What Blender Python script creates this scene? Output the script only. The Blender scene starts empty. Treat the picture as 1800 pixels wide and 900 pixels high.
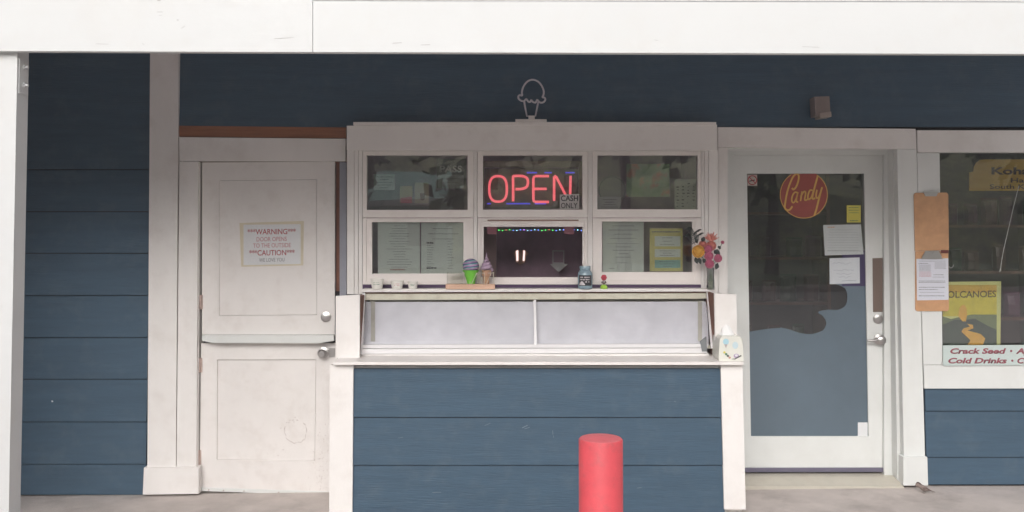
import bpy, bmesh, math, random
from mathutils import Vector, Matrix
random.seed(7)
S = bpy.context.scene
C = S.collection
# ---------------------------------------------------------------- camera, sky, sun, exposure
CAM = Vector((0, -5.8, 1.63)); F = 1600.0; AX, AY = 900.0, 344.0
TH = math.atan(56/1600)
cam = bpy.data.cameras.new('camera'); co = bpy.data.objects.new('camera', cam); C.objects.link(co)
cam.sensor_width = 36; cam.lens = 36*F/1800; cam.shift_y = -106/1800; cam.clip_end = 600; cam.clip_start = .05
co.location = CAM; co.rotation_euler = (math.radians(90)+TH, 0, 0); S.camera = co
SUN_EL = math.radians(27); SUN_ROT = math.radians(188)
w = bpy.data.worlds.new("World"); S.world = w; w.use_nodes = True
nt = w.node_tree; bg = nt.nodes['Background']
sky = nt.nodes.new('ShaderNodeTexSky'); sky.sky_type = 'NISHITA'; sky.sun_disc = False
sky.sun_elevation = SUN_EL; sky.sun_rotation = SUN_ROT; sky.dust_density = 4; sky.air_density = 1.0
hs = nt.nodes.new('ShaderNodeHueSaturation'); hs.inputs['Saturation'].default_value = .22
nt.links.new(sky.outputs[0], hs.inputs['Color']); nt.links.new(hs.outputs[0], bg.inputs[0])
bg.inputs[1].default_value = .10
sl = bpy.data.lights.new('sun', 'SUN'); sl.energy = 1.25; sl.angle = math.radians(50); sl.color = (1, .955, .93)
so = bpy.data.objects.new('sun', sl); C.objects.link(so)
so.rotation_euler = (math.radians(90)-SUN_EL, 0, -(SUN_ROT-math.pi)); so.location = (0, -20, 20)
S.view_settings.view_transform = 'Standard'; S.view_settings.look = 'None'
S.view_settings.gamma = 1; S.view_settings.use_curve_mapping = False
S.view_settings.exposure = 1.12
try:
    S.cycles.max_bounces = 8; S.cycles.transparent_max_bounces = 16; S.cycles.caustics_reflective = False
except Exception: pass

# ---------------------------------------------------------------- helpers
def P(px, py, Y):
    u = (px-AX)/F; v = (AY-py)/F
    d = Vector((u, math.cos(TH)-v*math.sin(TH), math.sin(TH)+v*math.cos(TH)))
    return CAM + d*((Y-CAM.y)/d.y)
def ppm(Y): return F/(Y-CAM.y)
ROOT = {}
def link(name, me, mat, parent=None):
    o = bpy.data.objects.new(name, me); C.objects.link(o)
    if parent is not None:
        o.parent = parent
        L = ROOT.get(parent.name, Vector((0,0,0)))
        me.transform(Matrix.Translation(-L)); ROOT[o.name] = L
    if mat is not None:
        me.materials.clear()
        for m in (mat if isinstance(mat, (list, tuple)) else [mat]): me.materials.append(m)
    return o
def obj(name, bm, mat, parent=None, smooth=False, bevel=0):
    if bevel:
        try: bmesh.ops.bevel(bm, geom=[e for e in bm.edges if len(e.link_faces)==2 and e.calc_face_angle(0) > .6], offset=bevel, segments=2, affect='EDGES', clamp_overlap=True)
        except Exception: pass
    bmesh.ops.recalc_face_normals(bm, faces=bm.faces)
    me = bpy.data.meshes.new(name); bm.to_mesh(me); bm.free()
    if smooth:
        me.polygons.foreach_set('use_smooth', [True]*len(me.polygons))
        try: me.set_sharp_from_angle(angle=math.radians(40))
        except Exception: pass
    return link(name, me, mat, parent)
def tag(o, label=None, cat=None, group=None, kind=None):
    if label: o['label'] = label
    if cat: o['category'] = cat
    if group: o['group'] = group
    if kind: o['kind'] = kind
    return o
def thing(name, label, cat, loc=(0,0,0), group=None):
    o = bpy.data.objects.new(name, None); C.objects.link(o); o.location = loc; o.empty_display_size = .05
    ROOT[o.name] = Vector(loc); return tag(o, label, cat, group)
def B(): return bmesh.new()
def prism(bm, pts, depth):           # front polygon (world points), pushed back along +Y
    a = [bm.verts.new(p) for p in pts]; b = [bm.verts.new((p[0], p[1]+depth, p[2])) for p in pts]
    n = len(a); bm.faces.new(a); bm.faces.new(b[::-1])
    for i in range(n): bm.faces.new((a[i], b[i], b[(i+1)%n], a[(i+1)%n]))
    return bm
def quad(bm, pts, Y, t):             # pts = photo corners on the plane Y
    return prism(bm, [P(x, y, Y) for x, y in pts], t)
def rect(bm, x0, y0, x1, y1, Y, t): return quad(bm, [(x0,y0),(x1,y0),(x1,y1),(x0,y1)], Y, t)
def box(bm, x0, x1, y0, y1, z0, z1):
    return prism(bm, [Vector(p) for p in ((x0,y0,z0),(x1,y0,z0),(x1,y0,z1),(x0,y0,z1))], y1-y0)
def ring(bm, o, i, Y, t):            # rectangular frame, butted
    rect(bm, o[0], o[1], o[2], i[1], Y, t); rect(bm, o[0], i[3], o[2], o[3], Y, t)
    rect(bm, o[0], i[1], i[0], i[3], Y, t); rect(bm, i[2], i[1], o[2], i[3], Y, t)
def tube(bm, pts, r, n=8, closed=False, taper=None):
    pts = [Vector(p) for p in pts]; m = len(pts); rings = []; prev = None
    for i, p in enumerate(pts):
        a = pts[(i-1) % m] if (i > 0 or closed) else p; b = pts[(i+1) % m] if (i < m-1 or closed) else p
        d = (b-a).normalized() if (b-a).length > 1e-9 else Vector((0,0,1))
        if prev is None: u = d.orthogonal().normalized()
        else:
            u = prev - d*prev.dot(d); u = u.normalized() if u.length > 1e-6 else d.orthogonal().normalized()
        prev = u; v = d.cross(u); rr = r if taper is None else r*taper[i]
        rings.append([bm.verts.new(p+(u*math.cos(2*math.pi*k/n)+v*math.sin(2*math.pi*k/n))*rr) for k in range(n)])
    for i in range(m if closed else m-1):
        A, Bq = rings[i], rings[(i+1) % m]
        for k in range(n): bm.faces.new((A[k], A[(k+1)%n], Bq[(k+1)%n], Bq[k]))
    if not closed: bm.faces.new(rings[0][::-1]); bm.faces.new(rings[-1])
    return bm
def lathe(bm, prof, c, n=28, axis='Z'):
    rings = []
    for r, h in prof:
        rg = []
        for k in range(n):
            a = 2*math.pi*k/n
            q = (r*math.cos(a), r*math.sin(a), h) if axis == 'Z' else (r*math.cos(a), -h, r*math.sin(a))
            rg.append(bm.verts.new(Vector(c)+Vector(q)))
        rings.append(rg)
    for A, Bq in zip(rings, rings[1:]):
        for k in range(n): bm.faces.new((A[k], A[(k+1)%n], Bq[(k+1)%n], Bq[k]))
    bm.faces.new(rings[0][::-1]); bm.faces.new(rings[-1]); return bm
def smoothpath(pts, k=6):
    out = []; n = len(pts)
    for i in range(n-1):
        p0 = pts[max(i-1,0)]; p1 = pts[i]; p2 = pts[i+1]; p3 = pts[min(i+2,n-1)]
        for j in range(k):
            t = j/k
            out.append(tuple(.5*((2*p1[a])+(-p0[a]+p2[a])*t+(2*p0[a]-5*p1[a]+4*p2[a]-p3[a])*t*t+(-p0[a]+3*p1[a]-3*p2[a]+p3[a])*t**3) for a in (0,1)))
    out.append(pts[-1]); return out
def stroke(bm, pts, wpx, Y, t=.001):  # flat brush stroke following photo points
    for k in range(len(pts)-1):
        (x0,y0),(x1,y1) = pts[k], pts[k+1]; L = math.hypot(x1-x0, y1-y0) or 1
        nx, ny = -(y1-y0)/L*wpx/2, (x1-x0)/L*wpx/2; ex, ey = (x1-x0)/L*wpx*.2, (y1-y0)/L*wpx*.2
        quad(bm, [(x0+nx-ex,y0+ny-ey),(x1+nx+ex,y1+ny+ey),(x1-nx+ex,y1-ny+ey),(x0-nx-ex,y0-ny-ey)], Y-(k%2)*.00003, t)
def text(s, x0, x1, ytop, ybot, Y, mat, parent, name='lettering', offset=0.0, shear=0.0, ext=.0006, slope=0):
    cu = bpy.data.curves.new('t', 'FONT'); cu.body = s; cu.size = 1; cu.offset = offset; cu.shear = shear; cu.resolution_u = 3
    to = bpy.data.objects.new('t', cu); C.objects.link(to)
    bpy.context.view_layer.update()
    dg = bpy.context.evaluated_depsgraph_get(); me = bpy.data.meshes.new_from_object(to.evaluated_get(dg))
    bpy.data.objects.remove(to); bpy.data.curves.remove(cu)
    xs = [v.co.x for v in me.vertices]; ys = [v.co.y for v in me.vertices]
    ax, bx, ay, by = min(xs), max(xs), min(ys), max(ys)
    for v in me.vertices:
        fx = (v.co.x-ax)/(bx-ax); fy = (v.co.y-ay)/(by-ay)
        v.co = P(x0+(x1-x0)*fx, ybot+(ytop-ybot)*fy+slope*fx, Y)
    bm = bmesh.new(); bm.from_mesh(me); bpy.data.meshes.remove(me)
    r = bmesh.ops.extrude_face_region(bm, geom=bm.faces[:])
    for v in [g for g in r['geom'] if isinstance(g, bmesh.types.BMVert)]: v.co.y += ext
    return obj(name, bm, mat, parent)
def dashes(rows, Y, mat, parent, name='printing'):   # unreadable print: broken short bars
    bm = B()
    for (x0, x1, y, h) in rows:
        x = x0
        while x < x1-.5:
            wd = random.uniform(1.2, 4.2); wd = min(wd, x1-x)
            rect(bm, x, y-h/2*random.uniform(.7,1), x+wd, y+h/2*random.uniform(.7,1), Y, .0004); x += wd+random.uniform(.5,1.1)
    return obj(name, bm, mat, parent)

# ---------------------------------------------------------------- materials
def mat(name, col, rough=.6, metal=0, spec=.4, noise=0, nscale=8, bump=0, bscale=60, stretch=(1,1,1), dirt=None, dirtamt=0, dscale=3, coat=0):
    m = bpy.data.materials.new(name); m.use_nodes = True; n = m.node_tree; b = n.nodes['Principled BSDF']
    b.inputs['Roughness'].default_value = rough; b.inputs['Metallic'].default_value = metal
    b.inputs['Specular IOR Level'].default_value = spec; b.inputs['Coat Weight'].default_value = coat
    c4 = (*col, 1); b.inputs['Base Color'].default_value = c4
    if noise or bump or dirtamt:
        tc = n.nodes.new('ShaderNodeTexCoord'); mp = n.nodes.new('ShaderNodeMapping'); mp.inputs['Scale'].default_value = stretch
        n.links.new(tc.outputs['Object'], mp.inputs['Vector'])
        last = None
        if noise:
            t = n.nodes.new('ShaderNodeTexNoise'); t.inputs['Scale'].default_value = nscale; t.inputs['Detail'].default_value = 6; t.inputs['Roughness'].default_value = .65
            n.links.new(mp.outputs[0], t.inputs['Vector'])
            mr = n.nodes.new('ShaderNodeMapRange'); mr.inputs['From Min'].default_value = .3; mr.inputs['From Max'].default_value = .7
            mr.inputs['To Min'].default_value = 1-noise; mr.inputs['To Max'].default_value = 1+noise; n.links.new(t.outputs['Fac'], mr.inputs['Value'])
            mx = n.nodes.new('ShaderNodeVectorMath'); mx.operation = 'SCALE'; mx.inputs[0].default_value = col; n.links.new(mr.outputs[0], mx.inputs['Scale']); last = mx.outputs[0]
        if dirtamt:
            t2 = n.nodes.new('ShaderNodeTexNoise'); t2.inputs['Scale'].default_value = dscale; t2.inputs['Detail'].default_value = 9; t2.inputs['Roughness'].default_value = .7
            n.links.new(tc.outputs['Object'], t2.inputs['Vector'])
            r2 = n.nodes.new('ShaderNodeMapRange'); r2.inputs['From Min'].default_value = .5; r2.inputs['From Max'].default_value = .78; r2.inputs['To Max'].default_value = dirtamt
            n.links.new(t2.outputs['Fac'], r2.inputs['Value'])
            mm = n.nodes.new('ShaderNodeMix'); mm.data_type = 'RGBA'; n.links.new(r2.outputs[0], mm.inputs['Factor'])
            if last: n.links.new(last, mm.inputs['A'])
            else: mm.inputs['A'].default_value = c4
            mm.inputs['B'].default_value = (*dirt, 1); last = mm.outputs['Result']
        if last: n.links.new(last, b.inputs['Base Color'])
        if bump:
            t3 = n.nodes.new('ShaderNodeTexNoise'); t3.inputs['Scale'].default_value = bscale; t3.inputs['Detail'].default_value = 5
            n.links.new(mp.outputs[0], t3.inputs['Vector'])
            bp = n.nodes.new('ShaderNodeBump'); bp.inputs['Strength'].default_value = bump; bp.inputs['Distance'].default_value = .004
            n.links.new(t3.outputs['Fac'], bp.inputs['Height']); n.links.new(bp.outputs[0], b.inputs['Normal'])
    return m
def emis(name, col, st, rim=None):
    m = bpy.data.materials.new(name); m.use_nodes = True; b = m.node_tree.nodes['Principled BSDF']
    b.inputs['Base Color'].default_value = (*col, 1); b.inputs['Emission Color'].default_value = (*col, 1); b.inputs['Emission Strength'].default_value = st
    return m
def glass(name, refl, tint=(1,1,1), edge=1):
    m = bpy.data.materials.new(name); m.use_nodes = True; n = m.node_tree; n.nodes.clear()
    o = n.nodes.new('ShaderNodeOutputMaterial'); mx = n.nodes.new('ShaderNodeMixShader'); t = n.nodes.new('ShaderNodeBsdfTransparent'); g = n.nodes.new('ShaderNodeBsdfGlossy')
    t.inputs[0].default_value = (*tint, 1); g.inputs['Roughness'].default_value = .015
    lw = n.nodes.new('ShaderNodeLayerWeight'); lw.inputs['Blend'].default_value = .3
    mr = n.nodes.new('ShaderNodeMapRange'); mr.inputs['To Min'].default_value = refl; mr.inputs['To Max'].default_value = edge
    n.links.new(lw.outputs['Fresnel'], mr.inputs['Value'])
    tc = n.nodes.new('ShaderNodeTexCoord'); nz = n.nodes.new('ShaderNodeTexNoise'); nz.inputs['Scale'].default_value = 2.5; bp = n.nodes.new('ShaderNodeBump'); bp.inputs['Strength'].default_value = .05; bp.inputs['Distance'].default_value = .01
    n.links.new(tc.outputs['Object'], nz.inputs['Vector']); n.links.new(nz.outputs['Fac'], bp.inputs['Height']); n.links.new(bp.outputs[0], g.inputs['Normal'])
    n.links.new(mr.outputs[0], mx.inputs[0]); n.links.new(t.outputs[0], mx.inputs[1]); n.links.new(g.outputs[0], mx.inputs[2]); n.links.new(mx.outputs[0], o.inputs[0])
    return m
M = {}
M['blue'] = mat('blue_siding_paint', (.046,.088,.134), .62, noise=.11, nscale=5, stretch=(.5,1,6), bump=.55, bscale=26, dirt=(.15,.18,.20), dirtamt=.25, dscale=7)
M['navy'] = mat('ceiling_paint', (.76,.70,.72), .7, noise=.1, nscale=4)
M['white'] = mat('white_trim_paint', (.80,.775,.755), .5, noise=.035, nscale=3, bump=.25, bscale=40, stretch=(1,1,.25), dirt=(.45,.38,.33), dirtamt=.30, dscale=4)
M['whitev'] = mat('white_door_paint', (.78,.75,.73), .45, noise=.03, nscale=3, bump=.12, bscale=30, dirt=(.50,.43,.38), dirtamt=.3, dscale=9)
M['whitec'] = mat('cool_white_paint', (.70,.715,.70), .45, noise=.03, nscale=3, bump=.12, bscale=30, dirt=(.45,.43,.38), dirtamt=.2, dscale=5)
M['fascia'] = mat('fascia_paint', (.625,.635,.635), .5, noise=.02, nscale=2, bump=.12, bscale=35, stretch=(.4,1,1), dirt=(.55,.52,.48), dirtamt=.25, dscale=6)
M['vinyl'] = mat('window_vinyl', (.84,.79,.76), .35, noise=.02, nscale=5, dirt=(.5,.42,.38), dirtamt=.2, dscale=9)
M['cream'] = mat('cream_rail', (.62,.60,.50), .45, noise=.05, nscale=9, dirt=(.35,.27,.2), dirtamt=.5, dscale=12)
M['rawwood'] = mat('bare_wood', (.28,.115,.06), .75, noise=.3, nscale=4, stretch=(.5,1,8), bump=.3, bscale=30)
M['brown'] = mat('brown_panel', (.20,.085,.055), .7, noise=.2, nscale=8)
M['gap'] = mat('dark_gap', (.012,.010,.012), .9)
M['jamb'] = mat('grey_blue_jamb', (.30,.31,.36), .6, noise=.08, nscale=5)
M['purple'] = mat('purple_band', (.075,.04,.095), .6, noise=.1)
M['metal'] = mat('brushed_steel', (.55,.53,.52), .3, metal=1, noise=.05)
M['alu'] = mat('aluminium', (.84,.83,.84), .3, metal=.25)
M['panelgrey'] = mat('case_back_panel', (.90,.90,.915), .35, noise=.09, nscale=4, dirt=(.70,.69,.72), dirtamt=.5, dscale=2.2)
M['concrete'] = mat('concrete', (.53,.475,.445), .85, noise=.16, nscale=3, bump=.5, bscale=90, dirt=(.24,.205,.19), dirtamt=.75, dscale=2.6)
M['sill'] = mat('threshold', (.52,.49,.42), .7, noise=.1, nscale=6, bump=.3, dirt=(.25,.2,.16), dirtamt=.5, dscale=6)
M['asphalt'] = mat('asphalt', (.10,.10,.10), .9, noise=.3, nscale=12, bump=.5)
M['red'] = mat('red_bollard_paint', (.66,.078,.096), .5, noise=.10, nscale=10, bump=.35, bscale=45, dirt=(.36,.10,.10), dirtamt=.55, dscale=22)
M['room'] = mat('interior_wall', (.66,.44,.56), .8, noise=.3, nscale=2)
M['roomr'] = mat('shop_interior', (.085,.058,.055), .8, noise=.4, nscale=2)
M['glass'] = glass('window_glass', .10); M['bayglass'] = glass('bay_window_glass', .17); M['caseglass'] = glass('case_glass', .05, (.985,.985,1))
M['film'] = mat('grey_window_film', (.108,.148,.185), .4, noise=.10, nscale=2.5, spec=.5)
M['paper'] = mat('white_paper', (.70,.71,.72), .7, noise=.03, nscale=8)
M['menu'] = mat('menu_paper', (.80,.88,.80), .6, noise=.06, nscale=4)
M['ink'] = mat('black_ink', (.03,.03,.035), .7); M['greyink'] = mat('grey_ink', (.20,.21,.22), .7)
M['redink'] = mat('red_ink', (.42,.035,.055), .6); M['pinkink'] = mat('faded_red_ink', (.50,.18,.20), .6)
M['yellow'] = mat('yellow_paper', (.62,.55,.10), .6, noise=.05); M['tape'] = mat('yellowed_tape', (.66,.60,.46), .4, noise=.06, nscale=9)
M['tan'] = mat('hardboard', (.56,.31,.16), .6, noise=.12, nscale=14, dirt=(.3,.15,.07), dirtamt=.3, dscale=9)
M['dull'] = mat('dim_placard', (.24,.22,.21), .6, noise=.1); M['beigeink'] = mat('pale_lettering', (.85,.82,.78), .6)
M['pink'] = mat('pink_note', (.80,.36,.44), .6); M['teal'] = mat('teal_print', (.12,.33,.30), .6)
M['cup'] = mat('paper_cup', (.82,.80,.75), .5); M['green'] = mat('green_plastic', (.16,.52,.05), .35)
M['greenink'] = mat('green_print', (.07,.20,.10), .5)
M['lilac'] = mat('lilac_swirl', (.42,.31,.42), .35, noise=.12, nscale=60); M['cone'] = mat('wafer_cone', (.55,.33,.20), .6)
M['crate'] = mat('pale_wood', (.66,.43,.31), .65, noise=.15, nscale=18, stretch=(.4,1,3)); M['wire'] = mat('cream_wire', (.70,.66,.55), .4)
M['leaf'] = mat('dark_leaf', (.035,.045,.045), .5); M['leafb'] = mat('brown_leaf', (.10,.06,.055), .5)
M['fpink'] = mat('pink_petal', (.50,.13,.22), .5, noise=.15, nscale=60); M['fpale'] = mat('salmon_petal', (.60,.22,.18), .5, noise=.15, nscale=60)
M['fyel'] = mat('orange_petal', (.66,.36,.07), .5, noise=.15, nscale=60)
M['tissue'] = mat('tissue', (.8,.8,.8), .8); M['pebble'] = mat('white_stones', (.6,.58,.5), .7, noise=.3, nscale=80)

# ---------------------------------------------------------------- ground
def floor_z(x, y): return max(-.105, min(0.012, .0118*(x-1.45)+.0))
bm = B()
prism(bm, [Vector((-9,-5.0,-.15)), Vector((9,-5.0,-.15)), Vector((9,-5.0,.0)), Vector((2.2,-5.0,.0)), Vector((-4,-5.0,-.072)), Vector((-9,-5.0,-.072))], 5.15)
tag(obj('pavement', bm, M['concrete']), kind='structure')
bm = B(); q = [bm.verts.new(p) for p in ((-160,-220,-.15),(160,-220,-.15),(160,120,-.15),(-160,120,-.15))]; bm.faces.new(q)
tag(obj('ground', bm, mat('pale_lot', (.46,.435,.415), .9, noise=.15, nscale=2, bump=.4)), kind='structure')
bm = B(); box(bm, -60, 60, -19.3, -19.0, -.149, 0.0); tag(obj('kerb', bm, M['concrete'], bevel=.01), kind='structure')
grassm = mat('verge_grass', (.06,.09,.03), .9, noise=.4, nscale=3)
bm = B(); box(bm, -60, 60, -37, -19.304, -.148, -.01); tag(obj('verge', bm, grassm), kind='structure')

bm = B(); g = []
for i in range(61):
    x = -90+3*i; row = []
    for j, (y, z) in enumerate(((-36,-.2),(-40,3.2),(-46,6.5),(-58,9.5),(-80,12))): row.append(bm.verts.new((x, y+random.uniform(-1,1), z*(1+.18*math.sin(x*.13+j)+random.uniform(-.08,.08)))))
    g.append(row)
for i in range(60):
    for j in range(4): bm.faces.new((g[i][j], g[i+1][j], g[i+1][j+1], g[i][j+1]))
hm = mat('sky_block_green', (.22,.23,.10), .9, noise=.85, nscale=1.3, dirt=(.02,.03,.015), dirtamt=.9, dscale=.35)
tag(obj('sky_block_hills', bm, hm), kind='structure')  # unseen slope added to keep bright sky out of the glass reflections
# ---------------------------------------------------------------- building
bld = thing('shop_building', 'blue lap sided shop front with white trim, serving window and covered porch', 'building', (0, .5, 0))
def siding(name, x0, x1, seams, Y, mats=M['blue'], x0b=None, x1b=None, lip=.014):
    bm = B()
    for (ya, yb) in zip(seams, seams[1:]):
        za = P(900, ya, Y).z; zb = P(900, yb, Y).z; xa = P(x0, 500, Y).x; xb = P(x1, 500, Y).x
        yt = Y-.002; yl = Y-lip
        zg = zb+.006; v = [bm.verts.new(p) for p in ((xa,yl,zg),(xb,yl,zg),(xb,yt,za),(xa,yt,za),(xa,Y+.02,zg),(xb,Y+.02,zg),(xb,Y+.02,za),(xa,Y+.02,za))]
        for f in ((0,1,2,3),(5,4,7,6),(4,0,3,7),(1,5,6,2),(4,5,1,0),(3,2,6,7)): bm.faces.new([v[i] for i in f])
        # drip edge of the lap
    return obj(name, bm, mats, bld)
siding('siding', -140, 262, [-70,77,299,373,446,520,594,667,742,816,870], 0)
siding('siding', 311, 2260, [-70,77,225], 0)
siding('siding', 1622, 2260, [640,723,804,852], 0)
siding('siding', 620, 1270, [648,734,818,902], -.50)
# solid body behind the cladding, near-black to put shade in the lap grooves
bm = B(); zt = 3.1
X = lambda px: P(px, 500, 0.03).x
box(bm, X(-140), X(300), .021, .14, -.2, zt); box(bm, X(300), X(2260), .021, .14, P(900,232,0.03).z, zt)
box(bm, X(1613), X(2260), .021, .14, -.2, P(900,660,.03).z)
box(bm, X(585), X(1278), .021, .14, -.2, P(900,512,.03).z)
obj('wall_core', bm, M['gap'], bld)
# rooms behind the glass
def room(name, x0, x1, y1, z0, z1, m):
    bm = B()
    box(bm, x0, x1, y1, y1+.1, z0, z1); box(bm, x0-.1, x0, .141, y1+.1, z0, z1); box(bm, x1, x1+.1, .141, y1+.1, z0, z1)
    box(bm, x0-.1, x1+.1, .141, y1+.1, z1+.001, z1+.1); box(bm, x0-.1, x1+.1, .141, y1+.1, z0-.1, z0-.001)
    return obj(name, bm, m, bld)
room('interior_wall', -1.25, 1.24, .85, -.02, 2.6, M['room'])
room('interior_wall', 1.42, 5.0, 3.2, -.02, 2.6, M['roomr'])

# --- left trims
def trim(name, pts, Y, t, m='white', bev=.0025, label=None):
    bm = B(); quad(bm, pts, Y, t); o = obj(name, bm, M[m], bld, bevel=bev)
    if label: o['label'] = label
    return o
trim('trim_board', [(264,60),(314,60),(309,821),(259,821)], -.034, .036)
trim('trim_board', [(315.5,284),(348,284),(345,821),(310.5,821)], -.028, .05)
trim('plinth', [(253,822),(349,821.5),(349,868),(251,869.5)], -.052, .054)
trim('trim_board', [(315,241),(607,244),(607,283),(315.5,283)], -.028, .05)
trim('bare_wood_strip', [(315,221),(608,224),(608,243),(315,240)], -.018, .03, 'rawwood', label='unpainted reddish wood strip above the door casing')
# --- porch
fY = -1.94; rx1 = P(2450, 0, fY).x
bm = B(); quad(bm, [(-500,-40),(549.3,-40),(549.3,91.5),(-500,88)], fY, .04); o1 = obj('fascia_board', bm, M['fascia'], bld, bevel=.002)
bm = B(); quad(bm, [(550.3,1.8),(2450,5),(2450,96.5),(550.3,91.5)], fY, .04); obj('fascia_board', bm, M['fascia'], bld, bevel=.002)
bm = B(); quad(bm, [(550.3,-40),(2450,-40),(2450,3.6),(550.3,.6)], fY+.002, .036); quad(bm, [(-500,-160),(2450,-160),(2450,-41),(-500,-41)], fY-.02, .05); obj('gutter_board', bm, M['fascia'], bld, bevel=.004)
bm = B(); quad(bm, [(-500,78),(2450,84),(2450,93),(-500,88.5)], fY+.041, .012); obj('fascia_backing', bm, M['brown'], bld)
zc = 2.96
bm = B(); box(bm, P(-500,0,fY).x, rx1, fY+.055, -.01, zc, zc+.12); obj('porch_ceiling', bm, M['navy'], bld)
bm = B(); box(bm, P(-500,0,fY).x-.1, rx1+.1, fY-.10, .3, zc+.20, zc+.26); obj('roof', bm, M['asphalt'], bld)
bm = B(); box(bm, P(-500,0,fY).x, P(-500,0,fY).x+.1, fY+.06, -.02, -.15, zc); obj('shade_wall', bm, M['blue'], bld)  # unseen wall added to darken the left end of the porch
# post
xr = (P(29.5,95,fY+.03).x); y0 = fY+.035
bm = B(); box(bm, xr-.14, xr, y0, y0+.092, -.14, zc); pst = obj('porch_post', bm, M['fascia'], bld, bevel=.004)
zb0, zb1 = P(30,163,y0).z, P(30,100,y0).z
bm = B(); box(bm, xr+.0005, xr+.004, y0+.012, y0+.085, zb0, zb1)
brk = obj('bracket', bm, M['fascia'], pst, bevel=.001)
for yy in (118, 150):
    z = P(40, yy, y0+.05).z; bm = B()
    tube(bm, [(xr+.004, y0+.05, z), (xr+.009, y0+.05, z)], .013, 6); tube(bm, [(xr+.009, y0+.05, z), (xr+.022, y0+.05, z)], .006, 8)
    obj('bolt', bm, M['fascia'], pst)

# --- Dutch door (two leaves)
DY = .012
bm = B(); rect(bm, 300, 225, 612, 880, .09, .03); obj('door_backing', bm, M['gap'], bld)  # near-black sheet puts shade into the door and panel gaps
trim('door_jamb', [(346,285),(351,285),(348,862),(343.5,862)], -.004, .09)
trim('door_jamb', [(591,285),(597,285),(597,520),(591,520)], .035, .05, 'brown')
trim('door_jamb', [(597,285),(609,285),(609,522),(597,522)], .01, .08, 'jamb')
trim('door_stop', [(340,276),(612,276),(612,287),(340,285)], .03, .05, 'brown')
def leafdoor(outer, inner, label):
    bm = B(); o = outer; i = inner
    quad(bm, [o[0],o[1],i[1],i[0]], DY, .035); quad(bm, [o[1],o[2],i[2],i[1]], DY, .035)
    quad(bm, [o[2],o[3],i[3],i[2]], DY, .035); quad(bm, [o[3],o[0],i[0],i[3]], DY, .035)
    bmesh.ops.remove_doubles(bm, verts=bm.verts, dist=.0001)
    d = obj('door', bm, M['whitev'], bld); d['label'] = label
    cx_ = sum(p[0] for p in i)/4; cy_ = sum(p[1] for p in i)/4; sh = [(x+(1 if x < cx_ else -1)*.9, y+(1 if y < cy_ else -1)*.9) for x, y in i]
    bm = B(); quad(bm, sh, DY+.010, .02); obj('panel', bm, M['whitev'], d)
    # thin shadow-casting bead round the panel
    bm = B()
    for a in range(4):
        p, q2 = Vector(i[a]), Vector(i[(a+1)%4]); tube(bm, [P(*p, DY+.007), P(*q2, DY+.007)], .0016, 6)
    obj('moulding', bm, M['whitev'], d, smooth=True)
    return d
du = leafdoor([(355,285.5),(588.5,284),(588.5,588),(355,588)], [(386,317),(557,315),(557.5,554),(385,555)], 'upper half of the Dutch door with the warning notice')
dl = leafdoor([(353.5,603.5),(592,603),(592,870),(350.5,862)], [(382,632),(556,632),(554,810),(381,808)], 'lower half of the Dutch door, scuffed by a ring shaped mark')
bm = B(); quad(bm, [(355,589.5),(587,589.5),(587,599),(560,603.5),(375,603),(355,599)], DY-.065, .10); obj('ledge', bm, M['whitec'], dl, bevel=.003)
bm = B(); quad(bm, [(351,863),(592,871),(592,865),(351,857)], DY-.006, .006); obj('weather_strip', bm, M['whitec'], dl)
def knob(px, py, Y, par, name='knob', r=.031, reach=.05, m='metal'):
    bm = B(); c = P(px, py, Y)
    lathe(bm, [(r*1.05,0),(r*1.05,.006),(r*.5,.010),(r*.42,reach*.5),(r*.8,reach*.62),(r*.85,reach*.85),(r*.55,reach),(r*.01,reach*1.01)], c, 28, 'Y')
    return obj(name, bm, M[m], par, smooth=True)
knob(573,557, DY, du, 'deadbolt', .031, .022); knob(569,619.5, DY, dl, 'knob', .033, .065)
bm = B(); rect(bm, 578, 612, 589, 628, DY-.002, .003); obj('strike_plate', bm, M['metal'], dl)
for hx, hy in ((352.5,531),(351.5,642),(349.5,804)):
    bm = B(); p = P(hx, hy, DY-.004); tube(bm, [p+Vector((0,0,-.046)), p+Vector((0,0,.046))], .0075, 10)
    rect(bm, hx-4, hy-12.5, hx+4, hy+12.5, DY-.003, .002)
    obj('hinge', bm, mat('worn_hinge', (.50,.38,.34), .5, noise=.2, nscale=40), du if hy < 600 else dl, smooth=True)
# ring-shaped scuff, scratches and screw heads on the lower leaf
scf = mat('scuff', (.40,.34,.32), .8)
bm = B()
for k in range(46):
    a = k/46*2*math.pi
    if random.random() < (.85 if math.sin(a) < .3 else .38):
        r = 19.5+random.uniform(-1,1); x, y = 520+r*math.cos(a), 758-r*math.sin(a)*1.05
        stroke(bm, [(x,y),(x+2.6*math.sin(a)+random.uniform(-.4,.4), y+2.8*math.cos(a))], random.uniform(.35,1.0), DY+.0085, .0005)
for k in range(70):
    x = random.gauss(562,12); y = random.gauss(815,28)
    if x < 578 and y < 862: stroke(bm, [(x,y),(x+random.uniform(-1.5,1.5),y+random.uniform(-1.5,2))], random.uniform(.3,.8), DY-.0006 if x > 558 or y > 812 else DY+.0088, .0005)
for x, y in ((503,742),(509,738),(516,741),(493,752),(518,733),(497,790),(488,800)): rect(bm, x, y, x+1.4, y+1.3, DY+.0084, .0005)
obj('scuff_mark', bm, scf, dl)
bm = B()
for x in (366,392,428,489,520,555,571): rect(bm, x, 860+(x-351)*.033, x+1.6, 861.6+(x-351)*.033, DY-.0075, .001)
obj('screw', bm, M['brown'], dl)

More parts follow.
